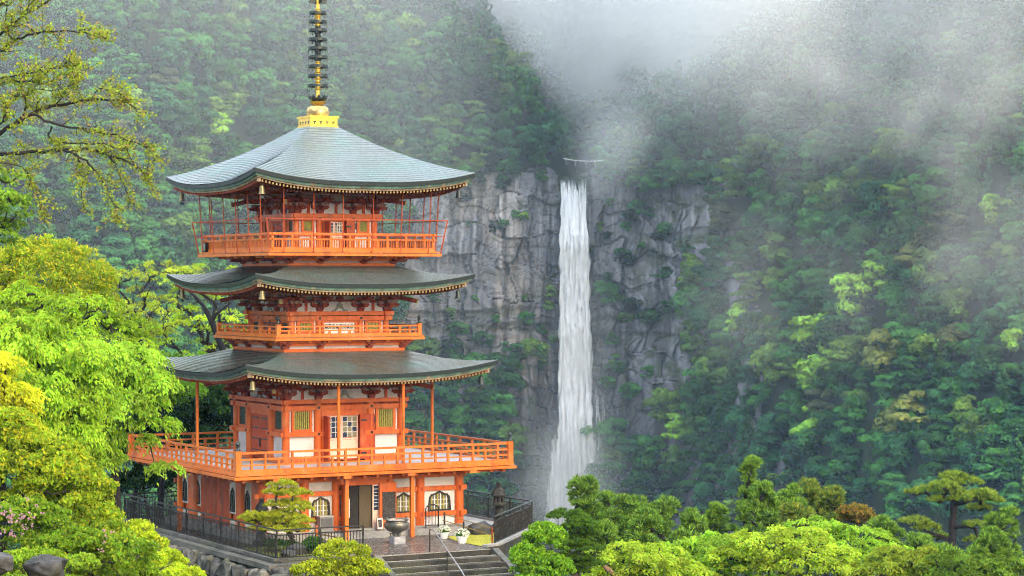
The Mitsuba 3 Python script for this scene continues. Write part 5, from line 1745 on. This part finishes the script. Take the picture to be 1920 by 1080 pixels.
# ---- the near cherry whose limbs reach in at the upper left
r = np.random.default_rng(71)
key = thing('cherry_tree', 'sparse cherry tree with dark limbs and small bronze-tipped leaves reaching in above the maples', 'tree')
L, m = Leaves(), M()
DC = 45.
limbs = [([(-60, 110), (0, 66), (19, 50), (43, 29), (93, 2), (130, -30)], .05), ([(-70, 150), (0, 99), (23, 78), (66, 62), (109, 56), (167, 62), (203, 76)], .05), ([(-60, 165), (0, 148), (50, 138), (100, 128), (150, 122)], .03),
         ([(-90, 300), (0, 249), (27, 233), (58, 212), (105, 198), (167, 186), (210, 187), (241, 194), (264, 208)], .075), ([(58, 212), (97, 233), (155, 243), (194, 249), (233, 260), (272, 272), (302, 296)], .04),
         ([(-100, 310), (-10, 290), (20, 288), (70, 284), (117, 282), (167, 279), (202, 290), (249, 307), (280, 330), (284, 350)], .07), ([(117, 282), (140, 288), (167, 307), (194, 338), (210, 373), (221, 405)], .035),
         ([(136, 285), (150, 300), (153, 330), (152, 362), (159, 394)], .022), ([(202, 290), (218, 311), (233, 350), (249, 382)], .025), ([(-60, 190), (0, 155), (50, 150), (90, 160), (130, 140), (152, 145)], .03),
         ([(105, 198), (120, 170), (135, 160), (150, 150)], .02), ([(-60, 260), (0, 238), (12, 215), (16, 190), (40, 180)], .03), ([(97, 233), (90, 265), (130, 268), (190, 268), (240, 285)], .025), ([(27, 233), (50, 205), (45, 180), (60, 165), (100, 172)], .025),
         ([(66, 62), (50, 45), (52, 20), (55, -10)], .02), ([(-60, 310), (0, 305), (40, 310), (62, 338), (82, 405)], .02), ([(23, 78), (10, 40), (14, 0)], .025), ([(-80, 40), (-20, 20), (30, -5), (70, -40)], .04), ([(167, 186), (190, 165), (215, 172), (235, 180)], .018)]
trunk_top = px(-130, 330, DC)
for pts, rad in limbs:
    P = np.array([px(a, b, DC + .4 * r.normal()) for a, b in pts])
    s0 = np.linspace(0, 1, len(P))
    s1 = np.linspace(0, 1, len(P) * 4)
    Q = np.stack([np.interp(s1, s0, P[:, i]) for i in range(3)], -1)
    Q = gaussian_filter(Q, (1.2, 0), mode='nearest') + r.normal(size=Q.shape) * .012
    if pts[0][0] < -50:
        Q = np.vstack([trunk_top + [0, 0, (P[0][2] - trunk_top[2]) * .6], Q])
    m.tube(Q, np.linspace(rad * .72, .006, len(Q)), 6)
    Ltot = np.linalg.norm(np.diff(Q, axis=0), axis=1).sum()
    for _ in range(int(Ltot * 10)):
        i = int(len(Q) * r.uniform(.12, 1) ** .8) % len(Q)
        a = Q[i]
        d = Q[min(i + 1, len(Q) - 1)] - Q[max(i - 1, 0)]
        d = d / (np.linalg.norm(d) + 1e-9) + r.normal(size=3) * .75
        d /= np.linalg.norm(d)
        ln = r.uniform(.10, .50)
        b = a + d * ln + [0, 0, .03]
        m.tube([a, (a + b) / 2 + r.normal(size=3) * .02, b], [.008, .006, .004], 4)
        k = int(8 + ln * 34)
        t = r.random((k, 1)) ** .7
        q = a + (b - a) * t + r.normal(size=(k, 3)) * .045
        L.add(q, r.normal(size=(k, 3)) + [0, -.2, .8], r.uniform(.026, .05, k), tint((.35, .44, .05), k, r, .22, .1, (.40, .31, .12), .20), r, .5)
gz_ = float(ground_z(trunk_top[0], trunk_top[1]))
m.tube([(trunk_top[0] - .3, trunk_top[1], gz_ - .3), (trunk_top[0] - .15, trunk_top[1], gz_ + 3), trunk_top, trunk_top + [.1, 0, 2.2]], [.28, .2, .15, .07], 10)
put(key + '__trunk', m.mesh(), 'bark_dark')
L.put(key + '__crown')

# ---- left bank, from the back to the front
maple('bright green tree at the left edge below the cherry limbs', None, 0, 385, 62, [(0, 0, 62, 62, 0), (-40, -50, 50, 40, 0), (-30, 60, 70, 40, 0)], 60, .50, .075, (.20, .34, .035), 1, per=60, droop=.3, name='broadleaf_sapling', root=(-16.2, 62), r0=.10)
shrub('dome-shaped tree with orange and yellow new leaves at the left edge', 'tree', 'domed_tree', 80, 565, 106, [(0, 0, 150, 128, 0), (-90, 40, 120, 100, 1)], 520, .46, .095, (.32, .44, .03), 2, per=95, tips=(.66, .56, .04), tipf=.42, asp=.36, up=.6)
shrub('dark glossy evergreen shrub behind the left end of the lowest roof', 'shrub', 'evergreen_shrub', 370, 780, 118, [(0, 0, 85, 75, 0), (-70, 40, 70, 70, 0), (40, 30, 60, 70, 1)], 260, .42, .12, (.028, .070, .018), 3, per=60, tips=(.10, .20, .03), tipf=.25)
shrub('dark evergreen bush behind the left railing', 'shrub', 'evergreen_shrub', 290, 850, 112, [(0, 0, 70, 70, 0), (-80, 0, 70, 90, 0), (0, 60, 100, 30, 0)], 220, .42, .12, (.022, .055, .014), 4, per=55, tips=(.08, .15, .03), tipf=.15)
maple('light green maple with a forked dark trunk behind the two lower roofs', 'maples behind the pagoda', 395, 600, 121, [(-10, -75, 70, 40, 0), (20, 10, 60, 40, 0), (-60, 30, 60, 50, 1), (30, 60, 60, 40, 0), (-30, 90, 70, 40, -1), (-70, -20, 50, 30, 0)], 95, .62, .08, (.42, .60, .045), 5, per=75, droop=.25, r0=.2)
maple('light yellow-green maple with thin dark twigs left of the middle roof', 'maples behind the pagoda', 262, 580, 116, [(-10, -50, 60, 35, 0), (20, 10, 70, 45, 0), (-20, 60, 80, 45, 0), (50, -70, 50, 25, 2)], 85, .58, .075, (.46, .57, .05), 6, per=68, droop=.25, r0=.12, tips=(.36, .30, .08), tipf=.15)
maple('bright green maple filling in left of the lowest roof', 'maples behind the pagoda', 300, 690, 110, [(0, 0, 90, 60, 0), (-60, 20, 80, 60, 0), (30, 50, 70, 40, 0)], 120, .6, .08, LIME2, 7, per=90, droop=.3)
# the forked trunk that shows against the leaves
r = np.random.default_rng(5)
key = thing('bare_forked_tree', 'dark bare forked trunk rising between the two lower roofs', 'tree')
m = M()
q = lambda pts, rad: m.tube(np.array([px(a, b, 114.) for a, b in pts]) + r.normal(size=(len(pts), 3)) * .02, rad, 7)
q([(440, 760), (425, 672), (418, 655), (408, 635), (397, 602), (382, 572), (367, 556), (352, 543)], [.22, .20, .19, .16, .15, .10, .08, .05])
q([(397, 602), (405, 590), (420, 578), (434, 567)], [.10, .08, .06, .03])
q([(404, 592), (401, 577), (398, 568)], [.06, .04, .02])
q([(382, 572), (373, 566), (360, 570)], [.05, .04, .02])
q([(440, 760), (445, 800), (450, 850)], [.22, .24, .26])
put(key + '__trunk', m.mesh(), 'bark_dark')
maple('mid green maple with long leaf fans in front of the orange-tipped dome', 'maples on the left bank', 130, 600, 98, [(0, 0, 120, 52, 0), (60, 30, 110, 50, 0), (-90, -30, 60, 40, 1)], 130, .62, .085, (.32, .50, .035), 8, per=100, droop=.45)
maple('lime green maple drooping over the left end of the big balcony', 'maples on the left bank', 215, 765, 87, [(-8, -72, 108, 55, 0), (-2, -8, 96, 50, -.5), (-45, 55, 55, 50, -.5), (-95, 50, 90, 70, 0), (-20, 84, 36, 18, -.6), (92, 108, 26, 7, -.8), (72, -54, 45, 24, 0), (84, 28, 30, 12, 0), (62, 62, 22, 8, -.4)], 400, .62, .080, LIME, 9, per=125, droop=.66)
maple('large lime green maple filling the left bank', 'maples on the left bank', 70, 690, 80, [(0, 0, 130, 90, 0), (-30, 80, 120, 80, -.5), (60, 70, 90, 80, 0), (-50, -60, 90, 50, 1)], 400, .62, .080, (.37, .57, .045), 10, per=125, droop=.66)
maple('yellow maple at the left edge', 'maples on the left bank', 5, 770, 72, [(0, 0, 75, 80, 0), (30, 60, 60, 50, 0), (-20, -80, 50, 40, 0)], 140, .52, .07, (.60, .64, .035), 11, per=115, droop=.55)
# shrubs on the bank
shrub('large green and gold mixed shrub below the yellow maple', 'shrub', 'bank_shrub', 60, 880, 70, [(0, 0, 110, 75, 0), (-50, -60, 60, 60, 0), (60, 30, 90, 60, -.5)], 320, .28, .078, (.32, .45, .03), 12, per=85, tips=(.52, .52, .03), tipf=.4)
shrub('rounded leafy shrub below the drooping maple', 'shrub', 'bank_shrub', 150, 930, 72, [(0, 0, 70, 60, 0), (20, 50, 66, 50, -.5), (-30, 50, 90, 55, -.5)], 320, .28, .072, (.27, .42, .03), 13, per=85, tips=(.50, .52, .035), tipf=.4)
k_ = shrub('dark green azalea with pink blossoms at the lower left edge', 'shrub', 'azalea', 50, 985, 66, [(0, 0, 90, 55, 0), (80, 40, 90, 45, -.5), (170, 60, 80, 45, 0)], 260, .24, .075, (.19, .33, .025), 14, per=56, tips=(.38, .46, .04), tipf=.3)
r = np.random.default_rng(15)
L = Leaves()
for u, v, n in ((18, 960, 10), (42, 972, 9), (30, 990, 6), (205, 1012, 5), (10, 1000, 5), (55, 952, 3)):
    for _ in range(n):
        c = px(u + r.normal() * 13, v + r.normal() * 9, 64.6)
        L.add(c + r.normal(size=(6, 3)) * .03, r.normal(size=(6, 3)) + [0, -.7, .3], r.uniform(.025, .045, 6), tint((.60, .34, .42) if u < 100 else (.62, .34, .34), 6, r, .1, .05), r, .7)
L.put(k_ + '__blossom')
stuffpart(k_ + '__blossom')
shrub('dark green shrub in front of the boulders on the bank', 'shrub', 'bank_shrub', 205, 1020, 70, [(0, 0, 50, 46, 0), (-70, 40, 70, 45, -.5), (40, 60, 60, 30, -.3)], 240, .24, .075, (.22, .35, .025), 16, per=54, tips=(.42, .48, .04), tipf=.35)
shrub('bright clipped hedge running down the bank beside the stone wall', 'hedge', 'hedge', 318, 1066, 77, [(-85, -50, 34, 26, 3), (-60, -28, 42, 30, 2), (-20, 0, 46, 32, 1), (25, 26, 50, 34, 0), (72, 50, 50, 32, -1), (-40, 45, 80, 45, -1.5), (20, 70, 70, 40, -2), (108, 72, 40, 24, -1)], 460, .20, .06, (.46, .60, .03), 17, per=56, tips=(.64, .70, .05), tipf=.45)
shrub('low bright ground-covering shrub behind the boulders', 'shrub', 'low_bush', 60, 1052, 63, [(0, 0, 60, 26, 0), (-60, 6, 50, 24, 0), (70, 14, 60, 26, .3), (10, 34, 90, 20, -.5)], 190, .16, .05, (.24, .38, .03), 23, per=60, tips=(.42, .56, .05), tipf=.35)
for i, (u, v, dep, s, l) in enumerate(((84, 1068, 59, (.62, .45, .36), 'dark grey rounded boulder at the bottom of the bank, the whole one'), (-2, 1058, 58, (.42, .4, .36), 'dark boulder cut by the lower left corner of the view'))):
    k_ = thing('boulder', l, 'rock')
    c = px(u, v, dep)
    boulder(70 + i, s, 'boulder_stone', T().translate([float(a) for a in c]).rotate([0, 0, 1], 30. * i), k_, sub=3, rough=.16)
# pale branch lying among the azaleas
# ---- shrubs beside the steps
shrub('yellow-green shrub in front of the steps and fence end', 'shrub', 'golden_shrub', 643, 1050, 86.5, [(0, -8, 56, 32, 0), (-45, 22, 50, 26, -.3), (40, 20, 48, 28, -.3), (0, 30, 60, 26, 0)], 230, .21, .065, (.34, .42, .025), 18, per=50, tips=(.55, .60, .04), tipf=.5)
shrub('clipped tiered green bush right of the steps', 'shrub', 'clipped_bush', 1010, 1030, 88, [(12, -12, 45, 40, 0), (-18, 22, 42, 36, -.5), (20, 40, 50, 36, -.5), (-5, 62, 55, 26, -.8)], 420, .19, .06, (.17, .36, .025), 19, per=70, tips=(.36, .58, .04), tipf=.4, flat=.85)
shrub('small round green bush behind the fence corner', 'shrub', 'round_bush', 588, 1026, 91.6, [(0, 0, 24, 21, 0)], 60, .16, .045, (.055, .16, .025), 20, per=50, tips=(.13, .30, .04), tipf=.3)
shrub('low dark azalea under the trained pine', 'shrub', 'low_bush', 512, 1020, 92.0, [(0, 0, 22, 11, 0), (30, 4, 18, 9, .3)], 40, .14, .045, (.05, .13, .02), 21, per=40)


def pad_pine(label, name, u, v, dep, pads, root, seed, tone, leaf=.13, per=34, dens=120, tips=(.30, .30, .06), tipf=.25, r0=.12, bark='bark', cat='tree', asp=.12):
    """A trained pine: level pads of upright needles on bent limbs."""
    r = np.random.default_rng(seed)
    mpp = dep / 4340.8
    key = thing(name, label, cat)
    L = Leaves()
    cs = []
    for du, dv, ru, rv in pads:
        c = px(u + du, v + dv, dep) + [0, r.uniform(-.4, .4), 0]
        a, h = ru * mpp, rv * mpp
        n = int(dens * a * a) + 8
        th, rho = r.uniform(0, 6.28, n), np.sqrt(r.random(n))
        q = c + np.stack([a * rho * np.cos(th), a * .8 * rho * np.sin(th), h * (1 - rho ** 2) * r.uniform(.0, 1.0, n) - .3 * h], -1)
        up = np.stack([.6 * rho * np.cos(th), .6 * rho * np.sin(th), np.ones(n)], -1)
        tufts(L, q, up, leaf, tone, r, per, tips, tipf, asp)
        cs.append(c - [0, 0, h * .4])
    rt = px(*root, dep)
    m = grow(rt, cs, r0, r, fork=[rt + [.2, 0, .5], rt + [-.05, 0, 1.0]], wander=.18)
    put(key + '__trunk', m.mesh(), bark)
    L.put(key + '__crown')
    return key


pad_pine('trained garden pine with layered pads inside the left fence corner', 'garden_pine', 528, 960, 92.4, [(2, -52, 28, 13), (-8, -38, 26, 12), (20, -34, 36, 13), (-14, -12, 20, 10), (16, -14, 36, 13), (36, -6, 24, 11), (-50, 6, 24, 10), (-40, 20, 28, 11), (0, 6, 36, 13), (28, 14, 32, 13), (-58, 12, 24, 10), (-18, 22, 36, 13), (16, 30, 38, 14), (-38, 32, 26, 9), (36, 30, 20, 9)], (540, 1034), 81, (.36, .44, .03), .17, 30, 120, (.66, .64, .07), .35)
pad_pine('dark clipped cloud-pruned pine beside the clipped bush', 'cloud_pine', 1075, 1000, 93, [(-10, -32, 40, 20), (15, -18, 36, 16), (-5, -6, 44, 16), (22, 2, 34, 14), (-10, 14, 40, 14), (14, 26, 44, 12), (-6, 44, 40, 12), (18, 58, 44, 12), (-10, 72, 40, 12)], (1075, 1110), 82, (.09, .19, .02), .17, 34, 190, (.22, .36, .05), .25, .16)


def tuft_tree(label, u, v, dep, w, h, seed, tone=(.105, .135, .022), narrow=1.0, group='conifers below the terrace', name='needle_tree', tips=(.27, .27, .055), n=300, tl=.36):
    """Soft-needled conifer: shoots carried up in rounded clusters on rising limbs; (u, v) is its top."""
    r = np.random.default_rng(seed)
    mpp = dep / 4340.8
    top = px(u, v, dep)
    W, H = w * mpp, h * mpp
    key = thing(name, label, 'tree', group)
    L = Leaves()
    k = 15
    t = (np.arange(k) + r.uniform(0, .9, k)) / k
    a = r.uniform(0, 6.28, k)
    rr = W * (.12 + .75 * t ** .7) * r.uniform(.5, 1, k) * narrow
    C = top + np.stack([rr * np.cos(a), rr * np.sin(a), -t * H * .9], -1)
    lead = C[r.permutation(k)[:4]] + np.stack([r.normal(size=4) * .1, r.normal(size=4) * .1, r.uniform(.12, .3, 4) * H], -1)
    lead[:, 2] = np.minimum(lead[:, 2], top[2] + .05 * H)
    C = np.vstack([top - [0, 0, .25], C, lead])
    for c in C:
        m_ = max(6, n // (k + 4))
        d = unit(m_, r)
        d[:, 2] = np.abs(d[:, 2]) * 1.0 - .2
        R = W * r.uniform(.20, .38)
        tufts(L, c + d * R * [1, 1, .8], d * .7 + [0, 0, .8], tl * r.uniform(.8, 1.1), tone, r, 26, tips, .34, .15)
    zb = min(float(ground_z(top[0], top[1])), top[2] - H) - .3
    m = grow((top[0], top[1], zb), C - [0, 0, .15], .16, r, fork=[(top[0], top[1], zb * .45 + top[2] * .55), (top[0], top[1], zb * .2 + top[2] * .8)], tip=.03)
    put(key + '__trunk', m.mesh(), 'bark_dark')
    L.put(key + '__crown')
    return key


for i, (u, v, dep, w, h, nrw, lb) in enumerate((
        (1098, 902, 118, 42, 120, .8, 'olive conifer standing before the foot of the waterfall'), (1138, 918, 121, 44, 110, 1, 'olive conifer just right of the waterfall foot, second in the row'), (1178, 932, 116, 52, 110, 1, 'broad olive conifer with a dark trunk, third from the waterfall'),
        (1240, 938, 124, 52, 100, 1, 'low round-topped conifer in the dip of the row'), (1215, 960, 112, 50, 90, 1, 'clustered conifer below the dip of the row'), (1300, 962, 119, 46, 90, 1, 'small conifer left of the tall narrow leader'), (1345, 938, 122, 42, 110, .8, 'conifer with an upright tip left of the tall narrow leader'),
        (1404, 866, 127, 34, 160, .55, 'conifer with the tallest narrow leader of the row'), (1425, 908, 121, 56, 110, 1, 'broad conifer under the tall narrow leader'), (1480, 918, 123, 46, 110, 1, 'conifer right of the tall narrow leader'),
        (1518, 905, 128, 42, 110, .9, 'dark bronze-topped conifer in the right half of the row'), (1553, 915, 126, 42, 100, .9, 'bronze-tipped conifer beside the bronze-topped one'), (1500, 950, 116, 56, 80, 1, 'low conifer in front of the bronze-topped one'),
        (1650, 968, 121, 44, 80, 1, 'round conifer between the rust-coloured bush and the tall pine'), (1130, 985, 108, 46, 70, 1, 'low conifer behind the cloud-pruned pine'), (1270, 1000, 110, 50, 60, 1, 'low conifer above the lime maples'),
        (1880, 962, 118, 60, 110, 1, 'dark conifer at the right edge'), (1850, 1000, 110, 60, 90, 1, 'low dark conifer in front of the right edge one'), (1725, 1000, 112, 46, 70, 1, 'conifer left of the tall pine foot'), (1770, 1030, 104, 60, 60, 1, 'low yellowish conifer at the lower right'))):
    br_ = 'bronze' in lb
    tuft_tree(lb, u, v + 12, dep, w, h, 200 + i, (.13, .22, .035) if br_ else (.125, .245, .035), nrw, tips=(.42, .44, .07) if br_ else (.37, .55, .08))
shrub('rust-coloured bush among the conifers', 'shrub', 'rusty_bush', 1602, 966, 124, [(0, 0, 36, 20, 0), (16, 8, 26, 15, 0)], 70, .34, .10, (.17, .16, .03), 91, per=60, tips=(.42, .24, .05), tipf=.45)
# the spreading pine at the right
r = np.random.default_rng(93)
key = thing('spreading_pine', 'tall flat-crowned pine with an open trunk rising above the conifers at the right', 'tree', None)
L, dep = Leaves(), 138.
cs = []
for du, dv, ru, rv in ((0, 8, 26, 10), (-26, 20, 26, 10), (26, 18, 28, 10), (-50, 32, 22, 8), (48, 36, 26, 9), (-8, 34, 28, 8), (18, 44, 28, 8), (70, 52, 24, 9), (-30, 48, 20, 7), (52, 66, 22, 7), (-80, 34, 13, 6), (-75, 90, 26, 9), (-52, 102, 26, 9), (-28, 122, 22, 8), (30, 92, 18, 6), (46, 124, 24, 8)):
    c = px(1790 + du, 892 + dv, dep) + [0, r.uniform(-1, 1), 0]
    a, h = ru * dep / 4340.8, rv * dep / 4340.8
    n = int(46 * a * a) + 10
    th, rho = r.uniform(0, 6.28, n), np.sqrt(r.random(n))
    tufts(L, c + np.stack([a * rho * np.cos(th), a * rho * np.sin(th), h * (1 - rho ** 2) * r.uniform(0, 1, n)], -1), np.stack([.6 * np.cos(th) * rho, .6 * np.sin(th) * rho, np.ones(n)], -1), .36, (.16, .25, .035), r, 26, (.42, .52, .07), .35, .14)
    cs.append(c - [0, 0, h * .2])
rt = px(1786, 1075, dep)
put(key + '__trunk', grow(rt - [0, 0, 4], cs, .26, r, fork=[rt, px(1784, 1040, dep), px(1785, 1015, dep), px(1786, 990, dep), px(1788, 965, dep), px(1789, 945, dep), px(1790, 925, dep), px(1790, 908, dep)], tip=.03, wander=.06, bias=-.12).mesh(), 'bark_dark')
L.put(key + '__crown')
# the lime maples at the lower right
for i, (u, v, dep, els, n, tone, lb) in enumerate((
        (1190, 1062, 99, [(0, 0, 110, 46, 0), (60, 18, 90, 42, -.5), (-40, 25, 70, 36, 0)], 190, YLIME, 'yellow-lime maple beside the cloud-pruned pine'),
        (1345, 1042, 103, [(0, 0, 110, 46, 0), (-50, 30, 110, 40, -.5), (50, 20, 90, 44, 0), (-70, 10, 60, 30, .5)], 210, LIME, 'lime maple with dark gaps below the dip of the conifers'),
        (1465, 1030, 101, [(0, 0, 105, 46, 0), (50, 30, 120, 46, -.5), (-60, 30, 90, 40, 0)], 210, YLIME, 'bright yellow-lime maple in the middle of the lower right group'),
        (1590, 1030, 104, [(0, 0, 105, 46, 0), (40, 32, 115, 44, -.5), (-50, -22, 70, 32, 1)], 210, LIME, 'lime maple below the rust-coloured bush'),
        (1700, 1062, 100, [(0, 0, 90, 40, 0), (-40, 15, 80, 34, 0)], 140, (.30, .39, .04), 'olive-lime maple left of the spreading pine'),
        (1820, 1075, 98, [(0, 0, 90, 44, 0), (70, 0, 60, 44, 0)], 120, (.15, .25, .03), 'greener maple at the lower right corner'))):
    maple(lb, 'lime maples at the lower right', u, v, dep, els, n, .52, .075, tone, 300 + i, per=92, droop=.28, up=.75, inner=.5)
# ---- chrysanthemum pots
for i, (lx, ly, s, lb) in enumerate(((2.72, -6.75, .95, 'white flower pot of white chrysanthemums, the one nearer the door'), (2.58, -8.65, 1.05, 'white flower pot of white chrysanthemums, the one nearer the steps'))):
    r = np.random.default_rng(400 + i)
    key = thing('flower_pot', lb, 'flower pot', 'white flower pots')
    X, Y = wl(lx, ly)
    to = T().translate([X, Y, ZC + .01]).scale([s, s, s])
    put(key + '__pot', M().lathe([(.0, 0), (.15, 0), (.20, .22), (.235, .23), (.235, .28), (.20, .28), (.19, .24), (0, .24)], k=20).mesh(), 'pot_white', to, smooth=30)
    L = Leaves()
    d = unit(420, r)
    d[:, 2] = np.abs(d[:, 2])
    c = np.array([X, Y, ZC + .30 * s])
    L.add(c + d * [.26 * s, .26 * s, .24 * s] * r.uniform(.5, .95, (420, 1)), d + r.normal(size=(420, 3)) * .7, r.uniform(.03, .055, 420), tint((.10, .20, .03), 420, r), r, .5)
    L.put(key + '__foliage')
    L = Leaves()
    for _ in range(95):
        d = unit(1, r)[0]
        d[2] = abs(d[2]) * .9 + .1
        q = c + d * [.30 * s, .30 * s, .27 * s]
        L.add(q + r.normal(size=(7, 3)) * .016, r.normal(size=(7, 3)) * .5 + d, r.uniform(.018, .03, 7), tint((.80, .82, .70), 7, r, .06, .02), r, .7)
    L.put(key + '__blossom')
    stuffpart(key + '__blossom')
# a pale dead branch in the lower right
key = thing('broken_branch', 'pale reddish broken branch sticking out of the yellow-lime maple', 'branch')
put(key + '__wood', M().tube([px(1125, 1055, 97.5), px(1140, 1068, 97.6), px(1158, 1084, 97.8), px(1175, 1100, 98)], [.06, .11, .12, .12], 8).mesh(), 'bark_red')
